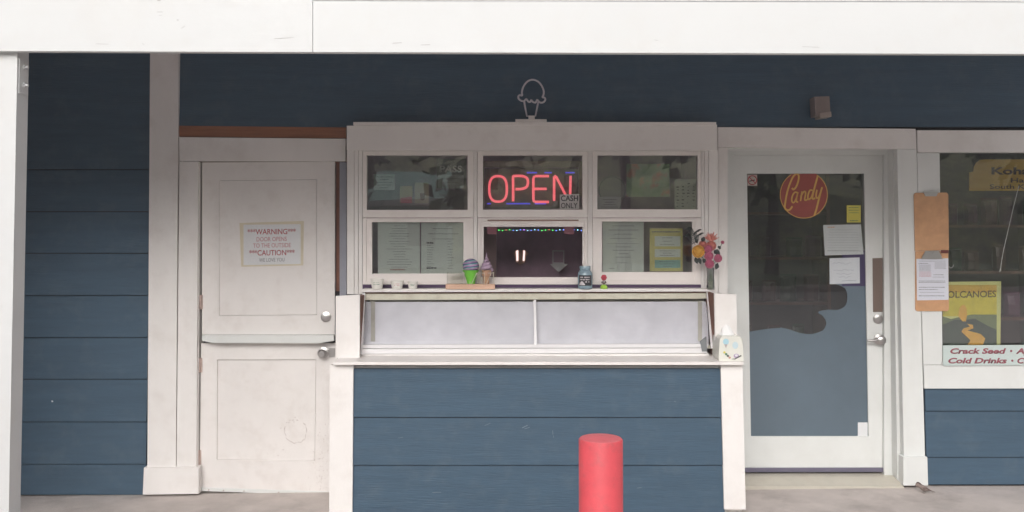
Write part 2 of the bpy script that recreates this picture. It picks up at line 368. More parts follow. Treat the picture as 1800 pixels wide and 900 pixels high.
# --- serving window bay
bY = -.10
trim('header_board', [(609.5,221),(1260.5,219),(1261,263.5),(609.5,263.5)], bY-.035, .16)
trim('header_cap', [(621,214.5),(1259,214.5),(1259,220),(621,220)], bY-.055, .15, 'whitev')
for (a, b2, dy) in ((610,622,.0),(622.8,629.5,.006),(630.3,637,.014)):
    trim('window_trim', [(a,264.3),(b2,264.3),(b2,517),(a,517)], bY+dy, .12, 'white', .002)
for (a, b2, dy) in ((1232.5,1238,.014),(1238.8,1245,.006),(1245.8,1262,.0)):
    trim('window_trim', [(a,264.3),(b2,264.3),(b2,515.5),(a,515.5)], bY+dy, .12, 'white', .002)
for a, b2 in ((832.3,839),(1033.5,1041.5)): trim('mullion', [(a,264.5),(b2,264.5),(b2,500),(a,500)], bY+.022, .09, 'white', .002)
trim('mullion_rail', [(637.5,264.6),(1232,264.6),(1232,267),(637.5,267)], bY+.016, .1, 'white', .001)
def window(ox0, ox1, ug, lg, sash, open_=False, label=''):
    bm = B(); Yf = bY+.012
    ring(bm, (ox0,267,ox1,382.5), ug, Yf, .05)
    f = obj('window', bm, M['vinyl'], bld, bevel=.0015); f['label'] = label
    bm = B(); ring(bm, (ox0,383.5,ox1,500), sash, Yf+.002, .05); obj('frame', bm, M['vinyl'], f, bevel=.0015)
    bm = B(); rect(bm, ug[0]-2, ug[1]-2, ug[2]+2, ug[3]+2, Yf+.025, .004); obj('pane', bm, M['bayglass'], f)
    bm = B(); ring(bm, sash, lg, Yf+.012, .032); obj('sash', bm, M['vinyl'], f, bevel=.0015)
    if not open_:
        bm = B(); rect(bm, lg[0]-2, lg[1]-2, lg[2]+2, lg[3]+2, Yf+.030, .004); obj('pane', bm, M['bayglass'], f)
    return f
W1 = window(637.8,832, (644.5,273,822,369), (654,390.5,814.5,481), (644,386,826,495), label='left serving window with two menus behind the lower pane')
W2 = window(839.5,1033, (849,273,1024,368.5), (850,398.5,1024,487.5), (845,389,1028,494), True, label='middle serving window standing open below the neon sign')
W3 = window(1042,1232, (1050,273,1226.5,368), (1058,389.5,1217,478.5), (1047,386,1222,493), label='right serving window with a menu and a yellow sheet behind the lower pane')
bm = B(); rect(bm, 857, 386.2, 1017, 388.2, bY+.0115, .002); obj('slot', bm, M['brown'], W2)
trim('purple_band', [(637.5,500.4),(1240,500.4),(1240,512),(637.5,512)], bY+.02, .03, 'purple', 0)
trim('window_shelf', [(637,508.2),(1254,507.6),(1254,512.4),(637,513.6)], bY-.085, .10, 'whitev', .0015)

# --- serving counter
cY = -.50
bm = B(); xa, xb = P(588,700,cY+.02).x, P(1302,700,cY+.02).x
box(bm, xa, xb, cY+.021, -.002, -.12, P(900,644,cY).z); obj('counter_body', bm, M['white'], bld)
trim('counter_post', [(580,642),(621,642),(619,930),(578.5,930)], cY-.024, .05)
trim('counter_post', [(1267,641),(1305,640.5),(1311,895.5),(1273,895.5)], cY-.024, .05)
zct = P(900,636,-.56).z
bm = B(); xl, xr2 = P(586,636,-.56).x, P(1307,636,-.56).x
box(bm, xl, xr2, -.56, -.05, zct-.018, zct); ctr = obj('counter_top', bm, M['whitev'], bld, bevel=.003)
# wings
def wing(pts, bx0, bx1, inner):
    bm = B(); quad(bm, pts, -.40, .022); wg = obj('counter_wing', bm, M['white'], bld, bevel=.002)
    a = P(pts[0][0], 520, -.378).x; b3 = P(pts[1][0], 520, -.378).x
    z0, z1 = zct+.001, P(900, pts[0][1]+.8, -.378).z
    bm = B(); xi = (b3-.024, b3-.004) if a < 0 else (a+.004, a+.024); box(bm, xi[0], xi[1], -.377, -.085, z0, z1-.004); obj('inner_panel', bm, M['brown'], wg)
    bm = B(); xo = (a+.004, b3-.025) if a < 0 else (a+.025, b3-.004); box(bm, xo[0], xo[1], -.377, -.085, z0, z1-.03); obj('wing_core', bm, M['white'], wg)
wing([(590,520.5),(632,518),(632,629),(590,630)], 0, 0, 1); wing([(1256,516),(1294.5,517.5),(1296,630),(1258,630)], 0, 0, 0)
# display case
cs = thing('display_case', 'long slanted glass display case with white rails on the serving counter', 'display case', P(940,622,-.3))
tY, gY = -.155, -.30
bm = B(); quad(bm, [(642,516.5),(1243,515),(1243,525),(642,527.5)], tY, .03); obj('top_rail', bm, M['cream'], cs, bevel=.002)
bm = B(); quad(bm, [(641,514.2),(1244,513),(1244,515.3),(641,516.8)], tY+.004, .03); obj('gap_strip', bm, M['brown'], cs)  # dark of the gap below the shelf put in as a brown strip
bm = B(); quad(bm, [(636,606),(1244,604.5),(1244,611),(636,612)], gY-.006, .02); quad(bm, [(636,613),(1243,612),(1243,620.5),(636,622)], gY-.01, .03); obj('bottom_rail', bm, M['alu'], cs, bevel=.0015)
bm = B(); quad(bm, [(634,622.8),(1246,621.3),(1246,627),(634,628)], gY-.004, .22); obj('base', bm, M['white'], cs)
bm = B(); tp = [P(642,527,tY+.008), P(1243,525,tY+.008), P(1249,606,gY+.006), P(637,607,gY+.006)]
prism(bm, tp, .004); obj('pane', bm, M['caseglass'], cs)
def bar(px0, Ya, px1, Yb, wd, th, m, name):
    a, b4 = P(*px0, Ya), P(*px1, Yb); bm = B()
    vs = [Vector((s*wd/2, t*th, 0)) for s, t in ((-1,-1),(1,-1),(1,0),(-1,0))]
    A = [bm.verts.new(a+v) for v in vs]; Bq = [bm.verts.new(b4+v) for v in vs]
    bm.faces.new(A); bm.faces.new(Bq[::-1])
    for i in range(4): bm.faces.new((A[i], Bq[i], Bq[(i+1)%4], A[(i+1)%4]))
    return obj(name, bm, M[m], cs, bevel=.001)
bar((640,515.5), tY-.002, (636,622), gY-.006, .016, .012, 'alu', 'side_rail'); bar((1243,513), tY-.004, (1251,612), gY-.006, .013, .012, 'alu', 'side_rail')
bar((940,527), tY-.002, (941,606), gY-.002, .016, .010, 'alu', 'divider')
bm = B(); quad(bm, [(650,518),(1238,518),(1238,604),(650,604)], -.085, .006); obj('back_panel', bm, M['cream'], cs)
for xa_, xb_ in ((643,938.5),(941.5,1243)):
    bm = B(); prism(bm, [P(xa_,530.5,tY+.035), P(xb_,530,tY+.035), P(xb_+(3 if xb_>1000 else 0),608,gY+.03), P(xa_-(5 if xa_<700 else 0),609,gY+.03)], .003); obj('liner', bm, M['panelgrey'], cs)
bm = B(); z = P(900,608,gY).z; box(bm, P(640,0,-.2).x, P(1247,0,-.2).x, gY+.03, -.087, z-.02, z); obj('deck', bm, M['cream'], cs)
for xa_ in (652, 1227):
    bm = B(); prism(bm, [P(xa_,529,tY+.025), P(xa_+7,529,tY+.025), P(xa_+7,600,gY+.035), P(xa_,600,gY+.035)], .006); obj('inner_post', bm, M['cream'], cs)
bm = B(); quad(bm, [(1231,601),(1242,592),(1243,618),(1234,618)], gY-.012, .02); obj('corner_dark', bm, M['greyink'], cs)  # dark plate standing in for the case's corner interior

# --- candy shop door
rY = .13      # leaf plane
trim('header_board', [(1262,223.5),(1609.5,226.5),(1611,262),(1262,258.5)], -.036, .06, 'white')
trim('door_casing', [(1262.6,259.3),(1279,259.3),(1279,640),(1262.6,640)], -.030, .10, 'white')
trim('door_casing', [(1577,262),(1611,262.4),(1626,803),(1589,803)], -.030, .05, 'whitec')
trim('plinth', [(1588,803.5),(1630,803.5),(1631.5,853.5),(1588,853.5)], -.052, .075, 'whitec')
bm = B()  # reveals
xR = P(1577.5,500,-.03).x
box(bm, xR+.004, xR+.03, .022, rY+.08, -.02, P(900,262,-.0).z); box(bm, P(1279.5,500,0).x-.03, P(1279.5,500,0).x, .022, rY+.08, -.02, P(900,262,0).z)
box(bm, P(1279.5,500,0).x, xR+.004, .024, rY+.08, P(900,262,0).z-.0, P(900,262,0).z+.05); obj('door_reveal', bm, M['whitec'], bld)
bm = B(); ring(bm, (1272,258,1578,850), (1290,272,1554.5,849), rY-.03, .07); 
obj('door_frame', bm, M['whitec'], bld, bevel=.002)
bm = B(); o = [(1288.5,273),(1553.5,273),(1562,822),(1290,822)]; i = [(1313,305),(1519,305),(1527,767),(1320,767)]
for k in range(4): quad(bm, [o[k],o[(k+1)%4],i[(k+1)%4],i[k]], rY, .042)
bmesh.ops.remove_doubles(bm, verts=bm.verts, dist=.0001)
cd = obj('door', bm, M['whitec'], bld); cd['label'] = 'white glazed shop door with grey wave film on its glass'
bm = B(); quad(bm, [(1312,304),(1520,304),(1528,768),(1319,768)], rY+.014, .005); obj('pane', bm, glass('door_glass', .07), cd)
wave = [(1316,583),(1330,581),(1341,579),(1352,577.6),(1373,576),(1384,578),(1393,581),(1405,585),(1417,587),(1428,587),(1438,584.5),(1446,581),(1450,576),(1452.5,569),(1451,562),(1446,555),(1439,551),(1438,548.5),(1442,546.3),(1455,544),(1464,545),(1472.6,545),(1480,542),(1486,537),(1489,530),(1489.5,524),(1489,515),(1485.5,507),(1478,502.5),(1470,500),(1470,497)]
bm = B(); quad(bm, wave+[(1521.5,497),(1526.3,767.5),(1320,767.5)], rY+.012, .0015); obj('window_film', bm, M['film'], cd)
bm = B(); quad(bm, [(1290,823),(1562,822.5),(1562.5,829.5),(1290,830)], rY-.012, .05); obj('door_sweep', bm, mat('door_sweep', (.13,.12,.17), .5), cd)
bm = B(); quad(bm, [(1534,454),(1556,453),(1557.5,548),(1535,548.5)], rY-.004, .004); obj('push_plate', bm, mat('bronze_plate', (.19,.14,.115), .45, metal=.3), cd, bevel=.001)
knob(1543,560.5, rY, cd, 'deadbolt', .030, .018)
lv = knob(1545,596.5, rY, cd, 'lever_handle', .034, .055)
bm = B(); tube(bm, [P(1543,597,rY-.052), P(1534,599.5,rY-.056), P(1525,598,rY-.05)], .008, 10); obj('lever', bm, M['metal'], cd, smooth=True)
# threshold
bm = B(); xs0, xs1 = P(1280,850,0).x, P(1583,850,0).x
v = [Vector((xs0,-.045,-.01)), Vector((xs0,-.045,.012)), Vector((xs0,.06,.040)), Vector((xs0,.2,.046)), Vector((xs0,.2,-.01))]
A = [bm.verts.new(p) for p in v]; Bq = [bm.verts.new((xs1,p.y,p.z)) for p in v]; bm.faces.new(A[::-1]); bm.faces.new(Bq)
for k in range(5): bm.faces.new((A[k], A[(k+1)%5], Bq[(k+1)%5], Bq[k]))
obj('threshold', bm, M['sill'], bld)

# --- right shop window
trim('window_casing', [(1612,229),(2150,229),(2150,268),(1613,268)], -.030, .06, 'white')
trim('window_casing', [(1612,268.8),(1651.5,268.8),(1657,641),(1623,641)], -.0295, .06, 'whitec')
trim('window_casing', [(1623.5,641.8),(2150,641.8),(2150,682.5),(1625,683)], -.030, .06, 'whitec')
trim('window_sill', [(1656,637.5),(2150,637.5),(2150,641),(1656,641)], -.038, .05, 'whitec')
bm = B(); quad(bm, [(1650,267),(2150,267),(2150,640),(1655,640)], .006, .005)
sw = obj('window', bm, M['glass'], bld); sw['label'] = 'wide shop window with posters behind its glass'

# --- light fixture box on wall
lf = thing('wall_light', 'small square grey box light fixed to the dark siding above the shop door', 'light', P(1446,188,-.01))
bm = B(); quad(bm, [(1432,170),(1458,169),(1460,204),(1434,204)], -.11, .10); obj('housing', bm, mat('fixture', (.23,.19,.18), .6, noise=.1), lf, bevel=.004)
bm = B(); quad(bm, [(1441,199),(1461,196),(1462,205),(1442,207.5)], -.125, .10); obj('lens', bm, mat('fixture_lens', (.33,.28,.25), .4), lf, bevel=.003)

# ---------------------------------------------------------------- neon ice cream outline
ic = thing('ice_cream_sign', 'unlit white tube outline of an ice cream cone standing on the header', 'sign', P(934,214,-.13))
bm = B(); quad(bm, [(906,209.5),(961,209.5),(961,214.3),(906,214.3)], -.15, .06); obj('base', bm, M['whitev'], ic, bevel=.002)
bm = B(); quad(bm, [(929,203.5),(940,203.5),(940,209.3),(929,209.3)], -.14, .02); obj('bracket', bm, M['whitev'], ic)
zz = lambda x, y: (880+x/8.183, 120+y/8.183)
pts = smoothpath([zz(*p) for p in ((345,470),(300,468),(262,440),(256,405),(275,385),(310,392),(305,345),(325,270),(370,205),(420,172),(475,166),(540,192),(590,250),(618,320),(618,375),(602,415),(630,422),(642,450),(620,485),(580,495),(550,480),(525,455),(505,490),(480,490),(460,478),(440,458),(425,482),(400,480),(368,442),(345,470))], 4)
bm = B(); tube(bm, [P(x,y,-.125) for x,y in pts], .0062, 8)
tubem = mat('unlit_neon_tube', (.52,.50,.55), .25)
obj('scoop_tube', bm, tubem, ic, smooth=True)
bm = B(); tube(bm, [P(*zz(*p),-.125) for p in ((338,470),(352,560),(378,688),(500,688),(540,490))], .0062, 8); obj('cone_tube', bm, tubem, ic, smooth=True)

# ---------------------------------------------------------------- OPEN sign
gI = bY+.012+.04       # just inside the upper panes
os_ = thing('open_sign', 'glowing red neon OPEN sign in the middle serving window', 'sign', P(932,360,gI+.05))
bm = B(); rect(bm, 852, 296, 1016, 366, gI+.055, .012); obj('backing', bm, mat('sign_backing', (.13,.11,.08), .4, noise=.2, nscale=8), os_)
bm = B(); rect(bm, 850, 283, 1023, 294, gI+.06, .01); rect(bm, 1017, 294, 1023, 345, gI+.06, .01); rect(bm, 846, 294, 851, 366, gI+.06, .01); obj('sign_border', bm, mat('sign_border', (.42,.38,.28), .6), os_)
neon = emis('red_neon', (1.0,.15,.19), .5); nblue = emis('blue_neon', (.09,.08,.9), .34)
nY = gI+.035
def nt_(pts, sm=True, closed=False):
    bm = B(); pp = pts
    tube(bm, [P(x,y,nY) for x,y in pp], .0082, 10, closed); return obj('letter_tube', bm, neon, os_, smooth=True)
ov = []
for k in range(40):
    a = 2*math.pi*k/40; ca, sa = math.cos(a), math.sin(a)
    ov.append((875.5+15.5*math.copysign(abs(ca)**.75, ca), 332-22.5*math.copysign(abs(sa)**.8, sa)))
nt_(ov, closed=True)
nt_(smoothpath([(902,354),(902,335),(902,311),(904,309.5),(918,309.5),(926,313),(928,320),(926,328),(918,332),(906,332.5)],4))
nt_([(965,309.5),(942,309.5),(938.5,311),(937.5,315),(937.5,350),(938.5,353.5),(942,355),(965,355)]); nt_([(940,332),(961,332)])
nt_([(974,353),(974,311),(975.5,309.5),(978,311),(999,352),(1001,353.5),(1002,352),(1003,309)])
for a, b5, y in ((926,944,303.5),(957,970,303.5),(994,1010,303.5),(856,863,358),(890,932,358),(940,960,358)):
    bm = B(); tube(bm, [P(a,y,nY+.005), P(b5,y,nY+.005)], .0045, 8); obj('blue_tube', bm, nblue, os_, smooth=True)
# string lights inside
sg = thing('string_lights', 'string of tiny coloured lights hung across the open middle serving window', 'string lights', P(937,404,.12))
bm = B(); tube(bm, [P(850+k*8.8,403+.9*math.sin(k*1.3),.12) for k in range(21)], .0022, 6); obj('cord', bm, M['greenink'], sg)
cols = [emis('green_bulb',(.1,.9,.15),1.6), emis('blue_bulb',(.15,.25,1),1.8), emis('cyan_bulb',(.35,.8,1),1.6), emis('violet_bulb',(.6,.25,1),1.6), emis('warm_bulb',(.9,.3,.15),1.0)]
for k in range(24):
    x = 877+k*6.3; c = P(x, 404.5+.8*math.sin(k*1.7), .115); bm = B(); bmesh.ops.create_icosphere(bm, subdivisions=1, radius=.0036, matrix=Matrix.Translation(c))
    obj('bulb', bm, cols[[0,0,4,0,1,2,1,3,2,1,2,1][k%12]], sg)

# ---------------------------------------------------------------- papers
def sheet(name, label, cat, pts, Y, m, t=.0012, group=None):
    cx = sum(p[0] for p in pts)/len(pts); cy = max(p[1] for p in pts)
    th = thing(name, label, cat, P(cx, cy, Y), group)
    bm = B(); quad(bm, pts, Y, t); obj('sheet', bm, M[m] if isinstance(m, str) else m, th); return th
R4 = lambda a,b_,c,d: [(a,b_),(c,b_),(c,d),(a,d)]
wn = sheet('warning_notice', 'laminated warning notice with red lettering taped to the upper door half', 'notice', [(421,392),(534,388.5),(533,466.5),(424,469)], DY+.0075, 'tape', .0012)
bm = B(); quad(bm, [(428,395),(528.5,394),(528.5,464),(428,466)], DY+.0060, .0012); obj('paper', bm, M['paper'], wn)
tY2 = DY+.0054
for s, a, b6, y0_, y1_, m, of in (('***WARNING***',435,520,402.5,412.5,'redink',.006),('DOOR OPENS',451,504,417,424.5,'pinkink',0),('TO THE OUTSIDE',445,511,428,435.5,'pinkink',0),('***CAUTION***',438,518,439.5,449.5,'redink',.006),('WE LOVE YOU',455.5,500,454,460.5,'greyink',0)):
    text(s, a, b6, y0_, y1_, tY2, M[m], wn, offset=of, slope=-1.0, ext=.0004)
# menus in window 1
lI = bY+.012+.045
def rows(x0, x1, y0, y1, n, cxs=None, h=1.0, wmin=.3, wmax=.9, center=True):
    out = []
    for k in range(n):
        y = y0+(y1-y0)*k/max(n-1,1); wd = (x1-x0)*random.uniform(wmin,wmax); c = (x0+x1)/2
        out.append((c-wd/2, c+wd/2, y, h) if center else (x0, x0+wd, y, h))
    return out
m1 = sheet('menu_sheet', 'pale green menu with one centred column, left of two in left serving window', 'menu', R4(664,390,738,482), lI, 'menu')
dashes(rows(672,732,397,474,18,wmin=.25,wmax=.8), lI-.0012, M['greyink'], m1); dashes([(686,711,474,3)], lI-.0014, mat('salmon_print',(.5,.3,.26),.6), m1)
m2 = sheet('menu_sheet', 'pale green menu with prices, right of two in left serving window', 'menu', R4(740,391.5,816,482), lI+.002, 'menu')
dashes(rows(752,806,402,420,3,wmin=.6,wmax=1), lI-.0002, M['ink'], m2)
dashes(rows(751,763,427,472,12,center=False,wmin=.5,wmax=1.), lI-.0002, M['greyink'], m2); dashes(rows(787,799,424,472,11,center=False,wmin=.4,wmax=.9), lI-.0003, M['greyink'], m2, 'price_column')
dashes([(750,763,427,3.2),(750,767,471,3.2)], lI-.0006, M['ink'], m2, 'heading')
# upper window 1 contents
p1 = sheet('placard', 'dim grey placard reading PASS in left serving window', 'placard', R4(768,279,820,331), gI+.004, 'dull')
text('PASS', 773, 812, 291, 303, gI+.0025, M['beigeink'], p1, offset=.03)
bm = B(); rect(bm, 770, 307, 815, 331, gI+.002, .001); obj('pale_panel', bm, mat('placard_panel', (.45,.43,.40), .6, noise=.3, nscale=25), p1)
dashes(rows(773,812,314,327,3,wmin=.6,wmax=1), gI+.001, M['dull'], p1)
p2 = sheet('price_notice', 'small grey printed notice low in the left corner of left serving window', 'notice', R4(657,306,694,334), gI+.003, mat('grey_sheet', (.50,.52,.50), .6, noise=.15, nscale=20))
dashes(rows(660,691,311,330,5,wmin=.4,wmax=.9), gI+.0015, M['ink'], p2)
p3 = sheet('cup_picture', 'yellow and red picture card in the left serving window', 'picture card', R4(703,327,725,357), gI+.003, mat('ochre_card', (.58,.45,.25), .6))
bm = B(); quad(bm, [(704,348),(724,345.5),(724,357),(704,357)], gI+.0015, .001); obj('red_band', bm, mat('red_card', (.65,.07,.13), .6), p3)
p4 = sheet('cup_picture', 'beige picture card with a small brown cup in the left serving window', 'picture card', R4(729,321,753.5,357.5), gI+.003, mat('beige_card', (.62,.50,.38), .6, noise=.1))
bm = B(); quad(bm, [(738,340),(747,340),(746,352),(739.5,352)], gI+.0015, .001); obj('cup_print', bm, mat('brown_print', (.25,.09,.06), .6), p4)
# window 2 cards
p5 = sheet('cash_card', 'small card reading CASH ONLY over the end of the OPEN sign', 'card', [(984,342),(1018,341),(1018,367.5),(984,368)], gI-.018, mat('card_grey', (.5,.47,.46), .6))
text('CASH', 986, 1016, 343.5, 353.5, gI-.0195, M['ink'], p5, offset=.015); text('ONLY', 986, 1015, 356.5, 366, gI-.0195, M['ink'], p5, offset=.005)
for x0, x1, w_ in ((856,874,'left'),(991,1010,'right')):
    sheet('pink_note', 'pink note hanging at the %s end of the string of coloured lights' % w_, 'note', [(x0,399),(x1,399),(x1-1,412),(x0+1,411.5)], .1, 'pink')
bm = B(); quad(bm, [(846,394),(872,394),(873,492),(846,492)], .32, .02); obj('partition', bm, mat('brown_partition', (.26,.17,.17), .7, noise=.1), bld)
# things hanging in the dark beyond the hatch
hs1 = thing('arrow_sign', 'grey down arrow cut-out hanging inside the open serving window', 'sign', P(981,478,.7))
bm = B(); quad(bm, [(971,440),(992,440),(992,464),(999,464),(982,478.5),(966,464),(971,464)], .7, .004)
obj('arrow', bm, mat('grey_arrow', (.85,.82,.82), .6), hs1)
bm = B(); quad(bm, [(973,442),(990,442),(990,461),(973,461)], .697, .002); obj('inner_panel', bm, M['room'], hs1)
hs2 = thing('opening_glow', 'shield shaped opening with its light put in as glow in the room behind the serving window', 'opening', P(914,466,.8))
bm = B(); quad(bm, [(902,446),(906,440),(911,439),(914,441),(920,439),(925,441),(929,446),(925,450),(923,462),(914,466),(906,461),(904,449)], .8, .004); obj('surround', bm, mat('opening_brown', (.9,.58,.46), .6), hs2)
bm = B(); quad(bm, [(907,441),(911,440),(911,458),(908,459)], .797, .002); quad(bm, [(920,440),(923,441),(922,458),(919,459)], .797, .002); obj('gap_glow', bm, emis('gap_emission', (1,.86,.84), .55), hs2)  # light through the opening put in as two glowing strips
# window 3
p6 = sheet('round_placard', 'grey round placard in the top of right serving window', 'placard', [(1076+25*math.cos(a/24*2*math.pi), 334-25*math.sin(a/24*2*math.pi)) for a in range(24)], gI+.006, mat('dim_round', (.36,.35,.31), .6, noise=.08))
bm = B()
for k in range(30):
    a = k/30*2*math.pi; a2 = (k+1)/30*2*math.pi; stroke(bm, [(1076+23*math.cos(a),334-23*math.sin(a)),(1076+23*math.cos(a2),334-23*math.sin(a2))], 1.6, gI+.0045, .001)
obj('rim', bm, M['greyink'], p6)
p7 = sheet('small_notice', 'small grey notice below the round placard in right serving window', 'notice', R4(1051,346,1092,368), gI+.002, mat('grey_sheet_b', (.48,.45,.46), .6, noise=.1))
dashes(rows(1055,1088,351,364,4,wmin=.4,wmax=.9), gI+.0005, M['ink'], p7)
# colour poster
n_ = bpy.data.materials.new('colour_poster'); n_.use_nodes = True; tr = n_.node_tree; bb = tr.nodes['Principled BSDF']; tcn = tr.nodes.new('ShaderNodeTexCoord'); nz = tr.nodes.new('ShaderNodeTexNoise'); nz.inputs['Scale'].default_value = 9; nz.inputs['Detail'].default_value = 3
cr = tr.nodes.new('ShaderNodeValToRGB'); cr.color_ramp.elements[0].position = .3; cr.color_ramp.elements[0].color = (.15,.34,.14,1); cr.color_ramp.elements[1].position = .7; cr.color_ramp.elements[1].color = (.62,.44,.20,1)
e = cr.color_ramp.elements.new(.5); e.color = (.34,.46,.25,1); e = cr.color_ramp.elements.new(.6); e.color = (.62,.25,.16,1)
tr.links.new(tcn.outputs['Object'], nz.inputs['Vector']); tr.links.new(nz.outputs['Fac'], cr.inputs[0]); tr.links.new(cr.outputs[0], bb.inputs['Base Color'])
p8 = sheet('colour_poster', 'faded green and orange poster in the top of right serving window', 'poster', R4(1101,288,1177,346), gI+.006, n_)
p9 = sheet('price_list', 'grey speckled price sheet in the corner of right serving window', 'price list', R4(1185.5,315,1226.5,368), gI+.003, mat('grey_green_sheet', (.52,.54,.42), .6, noise=.1))
bm = B()
for r_ in range(8):
    for c_ in range(4):
        if random.random() < .8:
            x = 1189+c_*9.5+random.uniform(-1,1); y = 322+r_*5.7+random.uniform(-.6,.6); rect(bm, x, y, x+random.uniform(2,5), y+random.uniform(1,2.2), gI+.0015, .0005)
obj('printing', bm, M['ink'], p9)
m3 = sheet('menu_sheet', 'pale green menu with faint centred text in right serving window', 'menu', R4(1059,389,1131.5,479), lI, 'menu')
dashes(rows(1070,1122,397,419,4,wmin=.4,wmax=1)+[(1068,1124,428,.6)]+rows(1076,1116,434,452,4,wmin=.4,wmax=1)+[(1085,1103,462,.9),(1070,1080,472,1.2)], lI-.0012, M['greyink'], m3)
m4 = sheet('yellow_sheet', 'yellow printed sheet beside the menu in right serving window', 'sheet', R4(1142,401.5,1200,477), lI+.004, mat('yellow_sheet', (.80,.74,.26), .6, noise=.08))
dashes([(1146,1196,407.5,2.4)], lI+.0025, M['greyink'], m4, 'heading')
for y0_, y1_, m in ((415,433,'menu'),(438,452,'menu'),(457,471,'teal')):
    bm = B(); rect(bm, 1151, y0_, 1196, y1_, lI+.0025, .001); obj('text_block', bm, M['menu'] if m == 'menu' else mat('aqua_print', (.32,.60,.52), .6), m4)
    dashes(rows(1154,1192,y0_+3,y1_-3,3,wmin=.3,wmax=.9), lI+.0012, M['greyink'], m4)

# ---------------------------------------------------------------- objects on the window shelf
sY = -.165; szt = P(900,508.2,bY-.085).z
def at(px, Y=sY): return Vector((P(px, 505, Y).x, Y, szt))
def cup(px, rpx, hpx, label, ink, Y=sY):
    c = at(px, Y); k = ppm(Y); r = rpx/k; h = hpx/k
    t = thing('paper_cup', label, 'cup', c, 'paper cups on the window shelf')
    bm = B(); lathe(bm, [(r*.74,.0),(r*.96,h*.93),(r,h*.95),(r,h),(r*.93,h),(r*.9,h*.9),(r*.68,h*.06),(.0005,h*.05)], c, 28); obj('cup', bm, M['cup'], t, smooth=True)
    bm = B()
    for j in range(2):   # curved print
        for a in range(-30, 31, 7):
            an = math.radians(a-90); z0 = h*(.62-.18*j); rr = r*(.74+.22*z0/h)+.0008
            if random.random() < .85:
                p = [c+Vector((rr*math.cos(an+s), rr*math.sin(an+s), z)) for s, z in ((0,z0),(.09,z0),(.09,z0+h*.09),(0,z0+h*.09))]
                prism(bm, p, .0006)
    obj('print', bm, M[ink], t)
cup(663, 12, 17.5, 'tallest white paper cup with a green print, leftmost on the window shelf', 'greenink')
cup(698, 12, 14.5, 'low white paper cup with red print, middle of the three cups', 'pinkink')
cup(725.5, 9.5, 13, 'smallest white paper cup, nearest the wooden tray', 'greenink')
# wooden tray with a wire rack
k = ppm(sY)
tr_ = thing('cone_rack', 'pale wooden tray with a cream wire rack holding model ice creams', 'rack', at(827))
bm = B(); c = at(827); box(bm, at(784).x, at(870).x, sY-.03, sY+.035, szt, szt+8.5/k); obj('tray', bm, M['crate'], tr_, bevel=.002)
zt0 = szt+8.5/k; zt1 = szt+28/k; bm = B()
for yy in (sY-.026, sY+.03):
    tube(bm, [(at(814).x, yy, zt1), (at(868).x, yy, zt1)], .0018, 6)
    for a, b7 in ((815,822),(826,826.5),(838,829),(841,849),(852,852),(864,855),(838,841),(867,868)):
        tube(bm, [(at(a).x, yy, zt1), (at(b7).x, yy, zt0)], .0016, 6)
for xx in (814, 868): tube(bm, [(at(xx).x, sY-.026, zt1), (at(xx).x, sY+.03, zt1)], .0018, 6)
obj('wire_frame', bm, M['wire'], tr_)
# clear plastic sleeve at the rack's left
bm = B(); box(bm, at(786).x, at(813).x, sY-.02, sY+.02, zt0, zt0+.075); obj('sleeve', bm, glass('clear_plastic', .02, (.97,.97,.95)), tr_)
# striped ball in a green cone
sv = thing('striped_shave_ice', 'model shave ice, purple and teal striped ball in a green cone', 'model ice cream', Vector((at(827.5).x, sY, zt0)))
c = Vector((at(827.5).x, sY, zt0)); bm = B()
lathe(bm, [(.026,.002),(.028,.02),(.045,.075),(.050,.078),(.050,.086),(.02,.088)], c, 28); obj('cone', bm, M['green'], sv, smooth=True)
sm = bpy.data.materials.new('striped_ball'); sm.use_nodes = True; q = sm.node_tree; bb = q.nodes['Principled BSDF']; bb.inputs['Roughness'].default_value = .25
tcn = q.nodes.new('ShaderNodeTexCoord'); mp = q.nodes.new('ShaderNodeMapping'); mp.inputs['Rotation'].default_value = (0, math.radians(8), 0); sp = q.nodes.new('ShaderNodeSeparateXYZ'); nz = q.nodes.new('ShaderNodeTexNoise'); nz.inputs['Scale'].default_value = 14
ma = q.nodes.new('ShaderNodeMath'); ma.operation = 'MULTIPLY_ADD'; ma.inputs[1].default_value = 46; m5 = q.nodes.new('ShaderNodeMath'); m5.operation = 'FRACT'
cr = q.nodes.new('ShaderNodeValToRGB'); cr.color_ramp.interpolation = 'CONSTANT'
E = cr.color_ramp.elements; E[0].position = 0; E[0].color = (.05,.22,.25,1); E[1].position = .3; E[1].color = (.16,.06,.22,1)
for p_, c_ in ((.55,(.55,.42,.6,1)),(.72,(.10,.04,.16,1)),(.88,(.6,.62,.65,1))): e = E.new(p_); e.color = c_
q.links.new(tcn.outputs['Object'], mp.inputs[0]); q.links.new(mp.outputs[0], sp.inputs[0]); q.links.new(tcn.outputs['Object'], nz.inputs[0]); q.links.new(sp.outputs['Z'], ma.inputs[0]); q.links.new(nz.outputs['Fac'], ma.inputs[2]); q.links.new(ma.outputs[0], m5.inputs[0]); q.links.new(m5.outputs[0], cr.inputs[0]); q.links.new(cr.outputs[0], bb.inputs['Base Color'])
bm = B(); lathe(bm, [(.0505*math.sin(a/14*math.pi)+.0003, .112-.046*math.cos(a/14*math.pi)) for a in range(15)], c, 32); obj('ball', bm, sm, sv, smooth=True)
